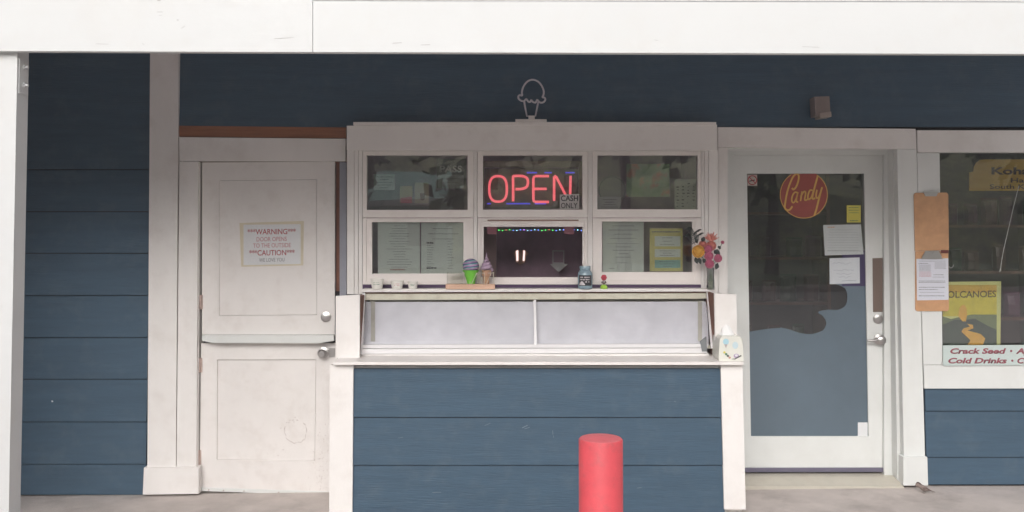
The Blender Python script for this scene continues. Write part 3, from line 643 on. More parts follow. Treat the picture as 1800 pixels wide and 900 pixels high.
# lilac soft serve
c = Vector((at(855).x, sY, zt0)); ss = thing('soft_serve', 'model lilac soft serve with a tall peak in a tan cone', 'model ice cream', c)
bm = B(); lathe(bm, [(.016,.002),(.021,.045),(.023,.05),(.029,.052),(.029,.085),(.01,.086)], c, 24); obj('cone', bm, M['cone'], ss, smooth=True)
bm = B(); pts = []; tp_ = []
for a in range(90):
    t = a/89; ang = t*2*math.pi*3.6; rr = .026*(1-t)**.8; pts.append(c+Vector((rr*math.cos(ang), rr*math.sin(ang), .088+.075*t))); tp_.append(.45+.75*(1-t))
tube(bm, pts, .0135, 10, taper=tp_); tube(bm, [pts[-1], pts[-1]+Vector((0,0,.03))], .006, 8, taper=[1,.2]); obj('swirl', bm, M['lilac'], ss, smooth=True)
bm = B(); lathe(bm, [(.0385,.045),(.042,.085),(.041,.095),(.037,.095),(.036,.046)], c, 28); obj('clear_cup', bm, glass('clear_cup', .02, (.98,.97,.98), .12), ss, smooth=True)
# tip jar
c = at(1028.5); k = ppm(sY); tj = thing('tip_jar', 'pale blue glass jar with a black label on the window shelf', 'jar', c)
jm = mat('blue_jar', (.24,.34,.40), .15, noise=.2, nscale=25, spec=.7)
bm = B(); lathe(bm, [(.036,0),(.044,.004),(.045,.012),(.045,.088),(.043,.098),(.036,.112),(.031,.118),(.034,.120),(.0345,.138),(.033,.141),(.01,.141)], c, 36); obj('jar', bm, jm, tj, smooth=True)
bm = B()
for a in range(-56, 50, 8):
    a0, a1 = math.radians(a-92), math.radians(a-92+8); rr = .0458
    f = [c+Vector((rr*math.cos(t), rr*math.sin(t), z)) for t, z in ((a0,.022),(a1,.022),(a1,.086),(a0,.086))]; prism(bm, f, .0004)
obj('label', bm, M['ink'], tj)
bm = B()
for row in range(3):
    for a in range(-42, 34, 5):
        if random.random() < .82 and not (row == 2 and a < -6):
            a0 = math.radians(a-92); a1 = a0+math.radians(4); rr = .0464; z0 = .070-.014*row
            prism(bm, [c+Vector((rr*math.cos(t), rr*math.sin(t), z)) for t, z in ((a0,z0),(a1,z0),(a1,z0+.007),(a0,z0+.007))], .0003)
for a in range(-52, -4, 6):
    a0 = math.radians(a-92); a1 = a0+math.radians(6.05); rr = .0463; h1 = .02*math.sin((a+56)/50*math.pi)
    prism(bm, [c+Vector((rr*math.cos(t), rr*math.sin(t), z)) for t, z in ((a0,.026),(a1,.026),(a1,.029+h1),(a0,.029+h1))], .0003)
obj('label_print', bm, mat('label_print', (.62,.58,.60), .6), tj)
# solar flower toy
c = at(1061.5); fl = thing('toy_flower', 'small red toy flower on a lime green base beside the blue jar', 'toy', c)
bm = B(); lathe(bm, [(.022,0),(.023,.008),(.018,.020),(.008,.026),(.001,.027)], c, 24); obj('base', bm, mat('lime_plastic', (.36,.62,.06), .35), fl, smooth=True)
bm = B(); tube(bm, [c+Vector((0,0,.024)), c+Vector((0,0,.055))], .003, 8)
for s in (-1,1): tube(bm, [c+Vector((0,0,.030)), c+Vector((s*.012,-.002,.040)), c+Vector((s*.009,-.002,.050))], .005, 8, taper=[.5,1,.3])
obj('stem', bm, M['leafb'], fl, smooth=True)
bm = B()
for a in range(6):
    an = a/6*2*math.pi; bmesh.ops.create_icosphere(bm, subdivisions=2, radius=.0095, matrix=Matrix.Translation(c+Vector((.0095*math.cos(an), -.002, .070+.0095*math.sin(an)))) @ Matrix.Diagonal((1,.5,1,1)))
bmesh.ops.create_icosphere(bm, subdivisions=2, radius=.008, matrix=Matrix.Translation(c+Vector((0,-.006,.070))))
obj('petals', bm, mat('red_petals', (.48,.05,.08), .4), fl, smooth=True)
# vase of flowers
vY = -.18; c = Vector((P(1249,505,vY).x, vY, szt-.003)); k = ppm(vY)
vs = thing('flower_vase', 'clear glass vase with pink and orange flowers at the right end of the shelf', 'vase', c)
vg = glass('vase_glass', .16, (.80,.83,.80))
bm = B(); lathe(bm, [(.020,0),(.024,.004),(.023,.05),(.020,.09),(.023,.135),(.020,.135),(.017,.09),(.020,.05),(.018,.008)], c, 28); obj('vase', bm, vg, vs, smooth=True)
bm = B(); lathe(bm, [(.017,.008),(.018,.03),(.016,.05),(.004,.056)], c, 20); obj('pebbles', bm, M['pebble'], vs)
def fp(px, py, dy=0): return P(px, py, vY+dy)
bm = B(); heads = [(1246,450,'fpink',10,-.02),(1245,438,'fpink',9,-.03),(1247,464,'fpink',10,-.02),(1262,454,'fpink',9,-.02),(1227,442,'fyel',14,-.03),(1250,432,'fpale',11,.0),(1235,430,'fpale',9,.01),(1270,426,'fpink',4,0)]
for x, y, m, r, dy in heads: tube(bm, [c+Vector((0,0,.03)), c+Vector((0,0,.13)), fp(x,y,dy)], .0018, 6)
obj('stems', bm, M['greenink'], vs)
def rose(px, py, r, m, dy):
    bm = B(); ctr_ = fp(px, py, dy); rr = r/k
    for ly in range(4):
        nP = 5+ly; ra = rr*(.25+.25*ly)
        for j in range(nP):
            an = j/nP*2*math.pi+ly*.7; d = Vector((math.cos(an), -.9+.42*ly, math.sin(an))).normalized()
            mt = Matrix.Translation(ctr_+Vector((math.cos(an)*ra*.62, -rr*.35+rr*.16*ly, math.sin(an)*ra*.62))) @ d.to_track_quat('Z','Y').to_matrix().to_4x4() @ Matrix.Diagonal((1,1,.28,1))
            bmesh.ops.create_icosphere(bm, subdivisions=1, radius=rr*(.30+.05*ly), matrix=mt)
    return obj('flower', bm, M[m], vs, smooth=True)
for x, y, m, r, dy in heads: rose(x, y, r, m, dy)
bm = B()   # spiky salmon bloom
for j in range(26):
    an = math.radians(random.uniform(15,165)); L = random.uniform(.04,.062); b0 = fp(1250,424,.0); d = Vector((math.cos(an)*.8, random.uniform(-.4,.4), math.sin(an))).normalized()
    tube(bm, [b0, b0+d*L*.5, b0+d*L], .005, 5, taper=[.5,1,.15])
obj('spiky_flower', bm, M['fpale'], vs, smooth=True)
def leafm(bm, a, b8, wd, up=Vector((0,-1,0))):
    a, b8 = Vector(a), Vector(b8); d = b8-a; s = d.cross(up).normalized()*wd; mid = a+d*.5+Vector((0,-.006,0))
    v = [bm.verts.new(p) for p in (a, a+d*.3+s*.8, mid+s, a+d*.8+s*.55, b8, a+d*.8-s*.55, mid-s, a+d*.3-s*.8)]; cc = bm.verts.new(mid)
    for i_ in range(8): bm.faces.new((v[i_], v[(i_+1)%8], cc))
bm = B()
for (x0,y0_,x1,y1_,wd) in ((1262,462,1258,474,.014),(1262,432,1267,438,.010),(1256,440,1266,448,.016),(1240,455,1236,462,.016),(1222,452,1226,464,.014),(1228,452,1232,465,.012),(1234,425,1238,416,.014),(1226,428,1222,418,.012),(1255,446,1262,438,.014),(1237,446,1240,434,.018)):
    bm = B(); leafm(bm, fp(x0,y0_,-.01), fp(x1,y1_,-.02), wd); obj('leaf', bm, M['leaf'], vs)
for arc in ([(1222,424),(1218,410),(1213,402),(1208,401)],[(1224,420),(1222,410),(1226,405),(1230,405)],[(1222,430),(1214,420),(1208,412),(1205,414)],[(1226,425),(1226,415),(1230,411),(1234,411)]):
    bm = B(); sp_ = smoothpath(arc, 5); tube(bm, [fp(x,y,-.01) for x,y in sp_], .0015, 5)
    for j, (x,y) in enumerate(sp_[2:]):
        leafm(bm, fp(x,y,-.01), fp(x-4,y+3.0,-.015), .0028); leafm(bm, fp(x,y,-.01), fp(x+3.5,y-2.,-.015), .0028)
    obj('fern_frond', bm, M['leaf'], vs)
# tissue box
tbx = thing('tissue_box', 'white tissue box with ice cream stickers on the right end of the counter', 'tissue box', P(1278,630,-.47))
tb0 = Vector((P(1280,0,-.53).x, -.53, zct+.0005)); rz = math.radians(-2); Rm = Matrix.Rotation(rz, 3, 'Z')
Wd, Dp, Hh = .140, .20, .145
tbm = mat('tissue_box', (.70,.70,.64), .25, noise=.04); bm = B()
prof = [(-Wd/2,0),(Wd/2,0),(Wd/2*1.02,Hh*.1),(Wd/2*.93,Hh*.86),(Wd/2*.7,Hh*.97),(-Wd/2*.7,Hh*.97),(-Wd/2*.93,Hh*.86),(-Wd/2*1.02,Hh*.1)]
a = [bm.verts.new(tb0+Rm@Vector((x,0,z))) for x,z in prof]; b9 = [bm.verts.new(tb0+Rm@Vector((x,Dp,z))) for x,z in prof]
bm.faces.new(a); bm.faces.new(b9[::-1])
for i_ in range(8): bm.faces.new((a[i_], b9[i_], b9[(i_+1)%8], a[(i_+1)%8]))
obj('box', bm, tbm, tbx, bevel=.004)
def onbox(pts, m, name='sticker', dy=-.0012):
    bm = B(); pp = [tb0+Rm@Vector((x*Wd/2, dy, z*Hh)) for x,z in pts]; prism(bm, pp, .0006); return obj(name, bm, m, tbx)
circ = lambda cx, cz, rx, rz2, n=16: [(cx+rx*math.cos(2*math.pi*i/n), cz+rz2*math.sin(2*math.pi*i/n)) for i in range(n)]
skyb = mat('sky_blue_print', (.38,.60,.68), .5); palb = mat('pale_print', (.50,.62,.66), .5); dkp = mat('dark_print', (.10,.11,.10), .5)
onbox(circ(-.42,.76,.24,.12), skyb); onbox([(-.56,.66),(-.30,.66),(-.42,.50)], mat('grey_print', (.42,.36,.36), .5)); onbox(circ(.34,.62,.24,.14), palb)
for k2 in range(4): onbox(circ(-.55+.14*k2,.34-.07*k2,.10,.045), [M['yellow'],M['greenink'],dkp,mat('rosy_print',(.5,.28,.22),.5)][k2], dy=-.0014)
onbox(circ(.42,.20,.22,.09), mat('violet_print', (.40,.30,.45), .5), dy=-.0013); onbox(circ(.42,.22,.12,.045), M['paper'], dy=-.0018); onbox([(.0,.08),(.3,.10),(.85,.20),(.8,.24),(.3,.06)], dkp, dy=-.0021)
bm = B(); q0 = tb0+Rm@Vector((-.012,Dp*.35,Hh*.96)); rg = []
for j, (w_, h_) in enumerate(((.040,0),(.034,.015),(.026,.035),(.017,.052),(.006,.060))):
    rg.append([bm.verts.new(q0+Vector((w_*math.cos(2*math.pi*i/14)*(1+.18*math.sin(3*i+j)), .5*w_*math.sin(2*math.pi*i/14)*(1+.3*math.cos(2*i+j)), h_+.003*math.sin(i*2)))) for i in range(14)])
for A_, B_ in zip(rg, rg[1:]):
    for i in range(14): bm.faces.new((A_[i], A_[(i+1)%14], B_[(i+1)%14], B_[i]))
bm.faces.new(rg[-1])
obj('tissue', bm, M['tissue'], tbx, smooth=True)

# ---------------------------------------------------------------- things on the shop door
gO = rY+.0115
ns = sheet('no_smoking_sticker', 'small square no smoking sticker in the top left corner of the shop door glass', 'sticker', R4(1314,307,1331,326.5), rY+.0115, mat('beige_sticker', (.50,.43,.38), .5))
bm = B()
for k in range(24):
    a = k/24*2*math.pi; a2 = (k+1)/24*2*math.pi; stroke(bm, [(1322.5+7.6*math.cos(a),316.7-7.8*math.sin(a)),(1322.5+7.6*math.cos(a2),316.7-7.8*math.sin(a2))], 1.5, rY+.0100, .001)
stroke(bm, [(1317.5,312),(1327.5,321.5)], 1.3, rY+.0099, .001); obj('red_ring', bm, M['redink'], ns)
bm = B(); stroke(bm, [(1317.5,318.5),(1326.5,316.5)], 1.6, rY+.0104, .0005); obj('cigarette', bm, M['ink'], ns)
# candy decal
cc_ = sheet('candy_sign', 'round dark red sign with yellow script reading Candy on the shop door glass', 'sign', [p for p in [(1413+42*math.cos(a/48*2*math.pi), 342-42*math.sin(a/48*2*math.pi)) for a in range(48)] if p[1] > 305.2] , gO-.0003, mat('candy_red', (.33,.07,.055), .4, noise=.15, nscale=9), .002)
ysc = mat('candy_yellow', (.70,.42,.11), .5); bm = B()
arcp = [(1413+41.4*math.cos(math.radians(a)), 342-41.4*math.sin(math.radians(a))) for a in range(-244, 65, 6)]
stroke(bm, [p for p in arcp if p[1] > 305.5], 1.3, gO-.0022, .001); obj('rim', bm, ysc, cc_)
cz = lambda x, y: (1360+x/10, 300+y/10)
strokes = [([(325,630),(295,675),(255,695),(215,680),(195,640),(205,560),(225,440),(260,300),(310,170),(350,95),(400,58),(435,75),(440,140),(415,240),(380,305),(345,330),(325,310)],3.2),
 ([(415,385),(375,380),(340,420),(318,490),(325,550),(360,555),(400,480),(420,400)],2.8),([(425,385),(405,470),(400,540),(425,550)],2.8),
 ([(500,370),(485,450),(472,530)],2.9),([(480,450),(520,380),(555,370),(560,420),(545,500),(560,520),(590,505)],2.8),
 ([(680,345),(640,345),(612,400),(600,470),(615,505),(660,470),(695,370)],2.8),([(775,95),(745,200),(705,350),(680,470),(695,495),(725,485)],3.2),
 ([(760,340),(745,430),(755,480),(790,465),(820,390)],2.8),([(850,295),(820,400),(790,520),(750,680),(715,790)],3.2)]
for st, wd in strokes:
    bm = B(); stroke(bm, smoothpath([cz(*p) for p in st], 5), wd, gO-.0024, .0008); obj('script_stroke', bm, ysc, cc_)
ys = sheet('yellow_sticker', 'small yellow sticker with dark text near the top right of the shop door', 'sticker', R4(1488.5,361,1513,391), gO, 'yellow')
dashes(rows(1491,1511,365,374,3,wmin=.6,wmax=1,h=1.2)+[(1494,1508,388,1.8)], gO-.0015, M['greenink'], ys)
bk = sheet('notice_backing', 'dark violet backing card behind two white notices on the shop door', 'card', [(1480,440),(1522,440),(1523,503),(1480,503)], gO+.0002, mat('violet_card', (.05,.035,.10), .5), .001)
n1 = sheet('door_notice', 'larger white printed notice, upper of two on the shop door glass', 'notice', [(1447,395.5),(1513.5,394.5),(1518,447),(1450,449)], gO-.002, mat('grey_white_paper', (.52,.55,.55), .6, noise=.05))
dashes(rows(1454,1511,404,440,9,wmin=.8,wmax=1,h=.8), gO-.0035, mat('pale_ink', (.36,.39,.40), .6), n1); dashes([(1455,1467,399.5,2.4)], gO-.0036, M['cone'], n1, 'stamp'); dashes([(1454,1513,441,.8)], gO-.0037, M['greyink'], n1, 'rule')
n2 = sheet('door_notice', 'smaller white handwritten note, lower of two on the shop door glass', 'note', [(1458,454),(1511,452.5),(1511.5,498),(1458.5,499.5)], gO-.002, mat('blue_white_paper', (.60,.63,.66), .6, noise=.04))
bm = B()
for y, x0, x1 in ((463,1464,1500),(475,1465,1506),(481,1470,1500),(487,1474,1498)):
    stroke(bm, smoothpath([(x0+j*3, y+random.uniform(-1.6,1.6)) for j in range(int((x1-x0)/3))], 3), .5, gO-.0035, .0005)
stroke(bm, [(1480,494),(1492,493),(1505,493.5)], .8, gO-.0036, .0005); obj('handwriting', bm, mat('pencil', (.33,.35,.42), .6), n2)
sheet('white_sticker', 'small blank white sticker in the bottom right corner of the shop door glass', 'sticker', R4(1508,742.5,1525,766.5), gO-.0005, 'paper')

# ---------------------------------------------------------------- clipboards
cb = thing('clipboard', 'empty tan clipboard, upper of two hanging beside the shop window', 'clipboard', P(1637,440,-.04))
bm = B(); quad(bm, [(1606.5,342),(1609,339),(1664,338.5),(1667,341.5),(1668,440),(1608.5,441)], -.037, .005); obj('board', bm, M['tan'], cb, bevel=.001)
bm = B(); quad(bm, [(1623,337),(1650,337),(1646,345),(1627,345)], -.043, .005); tube(bm, [P(1632,337,-.043), P(1637,333.5,-.045), P(1642,337,-.043)], .0018, 6); obj('clip', bm, M['metal'], cb)
cb2 = thing('clipboard', 'tan clipboard holding a printed page, lower of two beside the shop window', 'clipboard', P(1638,546,-.04))
bm = B(); quad(bm, [(1609,441.5),(1667,441.5),(1668,544),(1665,547),(1612,547),(1609,544)], -.036, .004); obj('board', bm, M['tan'], cb2, bevel=.001)
bm = B(); quad(bm, [(1622,450),(1627,441),(1650,441),(1655,450),(1657,455.5),(1620,455.5)], -.042, .004); tube(bm, [P(1633,441,-.044), P(1638,447,-.05), P(1643,441,-.044)], .002, 6); obj('clip', bm, M['metal'], cb2)
bm = B(); quad(bm, [(1611,455),(1667,454),(1667.5,527),(1612,528)], -.0385, .001); pg = obj('page', bm, mat('lilac_paper', (.64,.65,.72), .6), cb2)
tx = [(1616,1662,459,.8)]+[(1615,1632,463,1.2)]+[(1616,1636,466+2*k,.7) for k in range(6)]+[(1643,1663,462+2*k,.7) for k in range(6)]+[(1641,1659,483,1.2),(1640,1661,487,.8)]+[(1615,1662,494+2.4*k,1.1) for k in range(2)]+[(1615,1662,505,1.3),(1615,1648,509,1.3)]+[(1617,1660,514,.7),(1615,1660,520,1.4)]
dashes(tx, -.0392, M['greyink'], pg); dashes([(1616,1637,478+2*k,.7) for k in range(5)], -.0393, M['pinkink'], pg)
sheet('red_label', 'tiny dark red label between the two clipboards', 'label', R4(1654,439.5,1667.5,445), -.0425, mat('dark_red', (.15,.035,.03), .5))

# ---------------------------------------------------------------- shop window signs
ks = sheet('yellow_shop_sign', 'brownish yellow shop name sign with a stepped rounded corner inside the shop window', 'sign', [(1704,303),(1711,301.5),(1712,294),(1716,286),(1723,281),(1733,280),(1900,280),(1900,335.5),(1704,335.5)], .03, mat('ochre_sign', (.70,.43,.05), .5, noise=.08, nscale=6), .006)
sgi = mat('brown_lettering', (.13,.075,.04), .5)
text('Koha', 1743, 1811, 294, 307, .028, sgi, ks, offset=.035); text('Ha', 1777, 1800, 313, 321, .028, sgi, ks, offset=.02); text('South K', 1740, 1802, 324, 332, .028, sgi, ks, offset=.012)
# volcano poster: a plain generic landscape of the same colours
vp = sheet('volcanoes_poster', 'yellow landscape poster headed VOLCANOES in the lower corner of the shop window', 'poster', [(1657,495.5),(1760,494.5),(1758.5,606),(1657.5,606)], .02, mat('pale_yellow_border', (.74,.76,.30), .5), .003)
pm = lambda n, c: mat(n, c, .5, noise=.12, nscale=25)
L0 = .0185
bm = B(); rect(bm, 1657, 501, 1752, 514, L0, .001); obj('orange_band', bm, pm('poster_orange', (.72,.48,.08)), vp)
bm = B(); rect(bm, 1657, 514, 1752, 556, L0, .001); obj('sky_print', bm, pm('poster_yellow', (.78,.68,.07)), vp)
bm = B(); quad(bm, [(1657,556),(1672,561),(1690,556.5),(1708,553),(1730,553),(1752,553),(1752,606),(1657,606)], L0-.0008, .001); obj('hill_print', bm, pm('poster_green', (.20,.25,.12)), vp)
bm = B(); quad(bm, [(1657,571),(1678,562),(1697,562),(1714,560),(1735,572),(1752,580),(1752,606),(1657,606)], L0-.0016, .001); obj('slope_print', bm, pm('poster_dark', (.07,.095,.075)), vp)
bm = B(); quad(bm, [(1685,556),(1686,544),(1690,537),(1695,536),(1699,542),(1700,553),(1698,565),(1692,565)], L0-.0024, .001); quad(bm, [(1700,569),(1710,571),(1711,577),(1701,581),(1724,587),(1732,595),(1728,606),(1701,606),(1706,598),(1690,583),(1694,577),(1705,574)], L0-.0024, .001); obj('glow_print', bm, pm('poster_amber', (.85,.48,.07)), vp)
text('VOLCANOES', 1655, 1751, 512, 524, L0-.002, mat('olive_lettering', (.17,.13,.04), .5), vp, offset=.012, slope=-1.5)
# crack seed sign
sd = sheet('seed_sign', 'long white sign advertising Crack Seed and Cold Drinks below the shop window poster', 'sign', [(1657.5,607),(2000,605.5),(2000,640.5),(1658,643)], -.042, mat('mint_white', (.52,.60,.58), .45), .004)
rdl = mat('maroon_lettering', (.30,.075,.10), .5)
def slab(s, x0, x1, yt, yb):
    text(s, x0, x1, yt, yb, -.0435, rdl, sd, offset=.035, shear=.22)
slab('Crack Seed', 1670.5, 1768.5, 612, 622); slab('Ap', 1786, 1810, 612, 625); slab('Cold Drinks', 1667, 1770, 629, 639); slab('C', 1788.5, 1801, 629, 639)
bm = B()
for x, y in ((1777.5,617),(1779.5,634)): quad(bm, [(x+2*math.cos(a/10*6.283), y+2*math.sin(a/10*6.283)) for a in range(10)], -.0435, .0006)
obj('bullet', bm, rdl, sd)
# serifs on the strongest stems of the two lines
# white cord and hook
cdw = thing('hanging_string', 'thin white string slanting down across the shop window', 'cord', P(1775,480,.015))
bm = B(); tube(bm, [P(x,y,-.004) for x,y in smoothpath([(1791,327),(1782,362),(1772,405),(1763,445),(1757.5,478)],4)], .0016, 6); obj('strand', bm, mat('cord_white', (.6,.6,.58), .5), cdw)
hk = thing('wire_hook', 'small bent white wire hook beside the lower clipboard', 'hook', P(1672,470,-.03))
bm = B(); tube(bm, [P(x,y,-.03) for x,y in smoothpath([(1668,468),(1671,471),(1675,469),(1676,465)],4)], .0012, 6); obj('wire', bm, mat('hook_wire', (.6,.6,.58), .4), hk)

# ---------------------------------------------------------------- inside the shop: shelving seen dimly
def shelving(x0, x1, y, zs, label):
    t = thing('shelf_unit', label, 'shelf', (x0/2+x1/2, y, 0)); wm = mat('dark_shelf_wood', (.16,.075,.05), .6, noise=.25, nscale=6)
    bm = B(); box(bm, x0-.03, x0-.001, y, y+.35, -.02, zs[-1]+.3); box(bm, x1+.001, x1+.03, y, y+.35, -.02, zs[-1]+.3); obj('side_panel', bm, wm, t)
    for z in zs:
        bm = B(); box(bm, x0, x1, y, y+.35, z-.02, z); obj('shelf', bm, wm, t)
    return t
shelving(1.75, 2.45, 1.3, (.35,.7,1.05,1.4,1.75), 'dark wooden shelf unit seen through the shop door glass')
shelving(2.95, 4.4, 1.1, (.6,.95,1.3,1.65), 'dark wooden shelf unit seen through the shop window')
pk = [mat('packet_red', (.10,.035,.03), .4), mat('packet_green', (.03,.06,.035), .4), mat('packet_brown', (.09,.055,.04), .4), mat('packet_plum', (.11,.04,.07), .4)]
for (xa_, xb_, y, zs) in ((1.78,2.42,1.34,(.7,1.05,1.4)), (2.98,4.36,1.14,(.95,1.3,1.65))):
    for zi, z in enumerate(zs):
        x = xa_; pn = 0
        while x < xb_-.1:
            wd = random.uniform(.09,.13); h = random.uniform(.15,.22); pi_ = random.randrange(4); m = pk[pi_]; pn += 1
            bm = B(); n5 = 8
            rr_ = []
            for zz2, th_ in ((0,.03),(h*.12,.045),(h*.5,.05),(h*.85,.025),(h*.92,.004),(h,.004)):
                rr_.append([bm.verts.new((x+wd/2+wd/2*math.cos(2*math.pi*i/n5), y+.05+th_*math.sin(2*math.pi*i/n5), z+.001+zz2)) for i in range(n5)])
            for A_, B_ in zip(rr_, rr_[1:]):
                for i in range(n5): bm.faces.new((A_[i], A_[(i+1)%n5], B_[(i+1)%n5], B_[i]))
            bm.faces.new(rr_[0][::-1]); bm.faces.new(rr_[-1])
            o = obj('snack_packet', bm, m); tag(o, '%s snack packet, %s from the left on the %s shelf %s' % (('red','green','brown','plum')[pi_], ('first','second','third','fourth','fifth','sixth','seventh','eighth','ninth','tenth','eleventh','twelfth')[min(pn-1,11)], ('lowest','middle','highest')[zi], 'behind the shop door glass' if xa_ < 2.5 else 'behind the shop window'), 'packet', 'snack packets on the shop shelves')
            x += wd+random.uniform(.01,.12)

# ---------------------------------------------------------------- bollard
bY2 = -2.5; c = P(1056, 771, bY2); gz = -.002; R0 = .079
bo = thing('bollard', 'red painted steel bollard with a flat top in front of the counter', 'bollard', (c.x, bY2, gz))
bm = B(); h = c.z-gz; lathe(bm, [(R0,0),(R0,h-.004),(R0-.003,h)], (c.x,bY2,gz), 56); obj('post', bm, M['red'], bo, smooth=True)
bm = B(); lathe(bm, [(R0-.004,h-.002),(R0-.005,h+.002),(.04,h+.006),(.001,h+.008)], (c.x,bY2,gz), 56); obj('cap', bm, mat('red_cap', (.66,.14,.16), .5, noise=.08, nscale=18, bump=.4, bscale=60), bo, smooth=True)

# ---------------------------------------------------------------- bird
sc = 1/ppm(-.15); bY3 = -.15; fz = 0.0; c0 = P(1624, 861, bY3); base = Vector((c0.x, bY3, fz))
bd = thing('sparrow', 'small brown sparrow standing on the concrete beside the shop door trim', 'bird', base)
def loft(bm, secs, n=12):
    rings = []
    for (x, z, rx, rz3) in secs:
        rings.append([bm.verts.new(base+Vector((x, rx*math.cos(2*math.pi*i/n), z+rz3*math.sin(2*math.pi*i/n)))) for i in range(n)])
    for A_, B_ in zip(rings, rings[1:]):
        for i in range(n): bm.faces.new((A_[i], A_[(i+1)%n], B_[(i+1)%n], B_[i]))
    bm.faces.new(rings[0][::-1]); bm.faces.new(rings[-1])
bm = B(); loft(bm, [(-.049,.046,.002,.002),(-.047,.048,.010,.011),(-.040,.051,.0155,.0155),(-.030,.050,.0155,.015),(-.024,.043,.014,.014),(-.014,.036,.018,.018),(0,.030,.020,.0185),(.014,.026,.018,.015),(.026,.022,.012,.009),(.034,.019,.008,.005),(.050,.013,.008,.0022),(.066,.008,.009,.0016)])
obj('body', bm, mat('sparrow_brown', (.24,.19,.17), .8, noise=.35, nscale=120), bd, smooth=True)
bm = B(); loft(bm, [(-.044,.062,.004,.003),(-.038,.0625,.011,.0055),(-.028,.060,.0115,.0065),(-.019,.054,.008,.006),(-.010,.047,.004,.004)]); obj('cap_feathers', bm, mat('sparrow_cap', (.075,.045,.04), .8), bd, smooth=True)
bm = B(); loft(bm, [(-.060,.0445,.0006,.0006),(-.053,.0455,.003,.003),(-.046,.046,.004,.004)], 8); obj('beak', bm, M['ink'], bd)
for s in (-1, 1):
    bm = B(); bmesh.ops.create_icosphere(bm, subdivisions=1, radius=.002, matrix=Matrix.Translation(base+Vector((-.044, s*.0105, .051)))); obj('eye', bm, M['ink'], bd)
    bm = B(); v_ = [(-.014,.040),(.004,.040),(.020,.032),(.040,.020),(.020,.020),(0,.023),(-.012,.030)]
    a_ = [bm.verts.new(base+Vector((x, s*(.0205-.2*max(0,x)), z))) for x,z in v_]; b_2 = [bm.verts.new(base+Vector((x, s*(.0185-.2*max(0,x)), z))) for x,z in v_]
    bm.faces.new(a_); bm.faces.new(b_2[::-1])
    for i in range(7): bm.faces.new((a_[i], b_2[i], b_2[(i+1)%7], a_[(i+1)%7]))
    obj('wing', bm, mat('wing_brown', (.13,.095,.085), .8, noise=.4, nscale=90), bd)
    bm = B(); tube(bm, [base+Vector((.002,s*.008,.016)), base+Vector((.006,s*.009,.008)), base+Vector((0,s*.009,.001))], .0012, 5); tube(bm, [base+Vector((0,s*.009,.001)), base+Vector((-.011,s*.009,.001))], .0009, 5); obj('leg', bm, M['leafb'], bd)
# small white fleck stuck on the left siding
bm = B(); quad(bm, [(90,704.5),(92.5,704),(93.5,706.5),(91,707)], -.013, .002); obj('white_fleck', bm, M['paper'], bld)

# ---------------------------------------------------------------- trees across the lot (seen in the glass)
lm = mat('tree_leaves', (.075,.115,.035), .7, noise=.5, nscale=1.2); bkm = mat('bark', (.12,.09,.07), .9, noise=.3)
def tree(x, y, h, rad, seed, label):
    rnd = random.Random(seed); t = thing('roadside_tree', label, 'tree', (x, y, -.01), 'trees across the parking lot')
    bm = B(); top = Vector((x+rnd.uniform(-.4,.4), y, h*.55)); tube(bm, [(x,y,-.01),(x+.1,y,h*.3),top], .22, 8, taper=[1.2,.8,.4])
    cl = []
    for j in range(9):
        a = rnd.uniform(0,6.28); e_ = Vector((x+rad*.7*math.cos(a), y+rad*.7*math.sin(a), h*rnd.uniform(.5,.95))); cl.append(e_); tube(bm, [top-Vector((0,0,rnd.uniform(.2,1.5))), (top+e_)/2+Vector((0,0,.2)), e_], .07, 5, taper=[1,.7,.3])
    obj('trunk', bm, bkm, t, smooth=True)
    bm = B()
    for j in range(26):
        c1 = Vector((x,y,h*.66))+Vector((rnd.gauss(0,rad*.45), rnd.gauss(0,rad*.4), rnd.gauss(0,h*.19)-.06*h)); cr1 = rnd.uniform(.5,1.1)
        for q_ in range(70):
            p = c1+Vector((rnd.gauss(0,cr1*.5), rnd.gauss(0,cr1*.5), rnd.gauss(0,cr1*.4))); s = rnd.uniform(.2,.38)
            n1_ = Vector((rnd.uniform(-1,1),rnd.uniform(-1,1),rnd.uniform(-.3,1))).normalized(); u_ = n1_.orthogonal().normalized()*s; v_ = n1_.cross(u_)*.6
            bm.faces.new([bm.verts.new(p+u_), bm.verts.new(p+v_), bm.verts.new(p-u_), bm.verts.new(p-v_)])
    me = bpy.data.meshes.new('crown'); bm.to_mesh(me); bm.free(); link('crown', me, lm, t)
for j, (x, y, h, r) in enumerate(((-17,-27,12,4.6),(-11.5,-25,9,4.2),(-6,-28,13,4.6),(-1,-25,9,4),(4,-27,12,4.5),(9,-25.5,10,4.2),(14.5,-28,13,4.8),(20,-26,10,4.4))):
    tree(x, y, h, r, j+3, 'broad green tree across the lot, %s from the left' % ('first','second','third','fourth','fifth','sixth','seventh','eighth')[j])

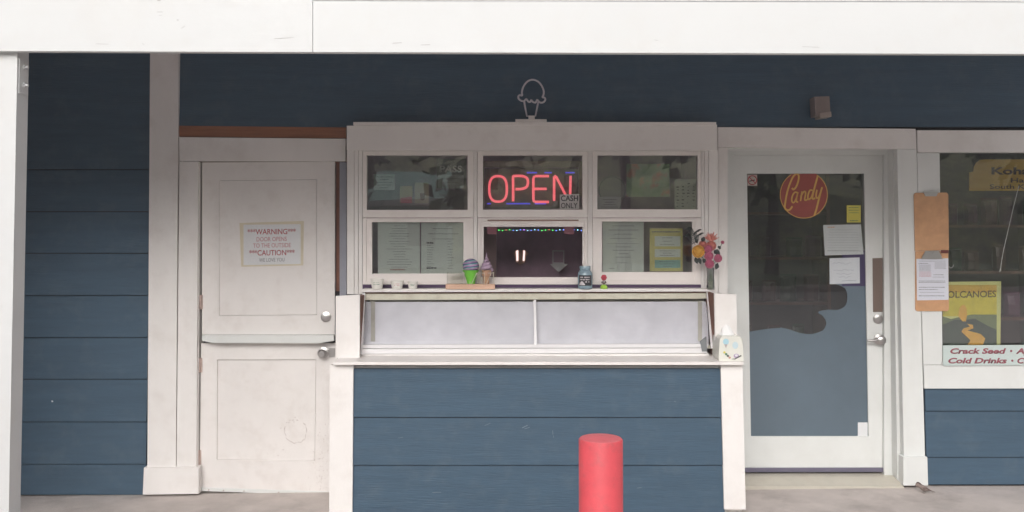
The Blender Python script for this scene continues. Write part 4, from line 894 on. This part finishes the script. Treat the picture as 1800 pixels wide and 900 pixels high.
# unseen building, added to put a pale reflection in the left serving window
hb = thing('reflection_house', 'unseen low pale building with a sea green roof, added for its reflection', 'building', (-6.5,-31,-.01))
bm = B(); box(bm, -11, -2.6, -34, -31, -.01, 2.5); obj('wall', bm, mat('house_wall', (.42,.50,.45), .8, noise=.1), hb)
bm = B(); A_ = [bm.verts.new(p) for p in ((-11.6,-30.4,2.5),(-2.0,-30.4,2.75),(-2.0,-32.5,4.0),(-11.6,-32.5,3.8))]; B_ = [bm.verts.new((v.co.x, v.co.y, v.co.z-.12)) for v in A_]
bm.faces.new(A_); bm.faces.new(B_[::-1])
for i in range(4): bm.faces.new((A_[i], B_[i], B_[(i+1)%4], A_[(i+1)%4]))
obj('roof', bm, mat('green_roof', (.20,.42,.36), .6, noise=.1), hb)
bm = B(); prism(bm, [Vector((-11.6,-30.3,2.33)),Vector((-2,-30.3,2.58)),Vector((-2,-30.3,2.8)),Vector((-11.6,-30.3,2.55))], -.06); obj('eave_board', bm, M['paper'], hb)
for x in (-9.8,-6.9,-4.2):
    bm = B(); box(bm, x, x+1.2, -30.995, -30.94, .9, 2.0); obj('window', bm, M['gap'], hb)
# thin volume added to lift the blacks, in place of lens glare
HZ = True
if HZ:
    bm = B(); box(bm, -100, 100, -100, 100, -1.2, 20); hz = obj('glare_veil', bm, None); hz['kind'] = 'stuff'
    hmz = bpy.data.materials.new('glare_veil'); hmz.use_nodes = True; n = hmz.node_tree; n.nodes.clear(); o_ = n.nodes.new('ShaderNodeOutputMaterial'); v_ = n.nodes.new('ShaderNodeVolumePrincipled')
    v_.inputs['Color'].default_value = (.95,.93,.95,1); v_.inputs['Density'].default_value = .007; n.links.new(v_.outputs[0], o_.inputs['Volume']); hz.data.materials.append(hmz)

# small marks: scratches on the counter siding, specks and dents on the fascia, chips on the bollard
bm = B()
for pts, wd in (([(971.5,757),(972,764)],.8),([(973,766),(973,769)],.7),([(918,752),(927,748)],1.2),([(922,754),(931,751)],.7),([(852,748),(862,744)],.5),([(1186,705),(1187,706.5)],1),([(700,770),(708,769)],.4),([(760,866),(775,865.4)],.4),([(1120,858),(1128,857)],.5)):
    stroke(bm, pts, wd, -.5165, .001)
obj('scratch', bm, mat('pale_scratch', (.20,.24,.27), .7), bld)
bm = B()
for pts, wd in (([(311,35),(314,35.3)],1.3),([(318,50),(326,45)],.5),([(276,21),(286,21)],.7),([(279,27),(284,27)],.5),([(277,.8),(282,1)],1.5),([(250,76),(254,79)],.5),([(482,68),(516,66)],.6),([(690,76),(706,75)],.9),([(740,79),(756,78.5)],.8),([(168,77),(190,77.5)],.5),([(1150,70),(1157,71)],.5),([(1410,82),(1440,83)],.5)):
    stroke(bm, pts, wd, fY-.0008, .001)
obj('fascia_mark', bm, mat('grey_mark', (.38,.37,.37), .7), bld)
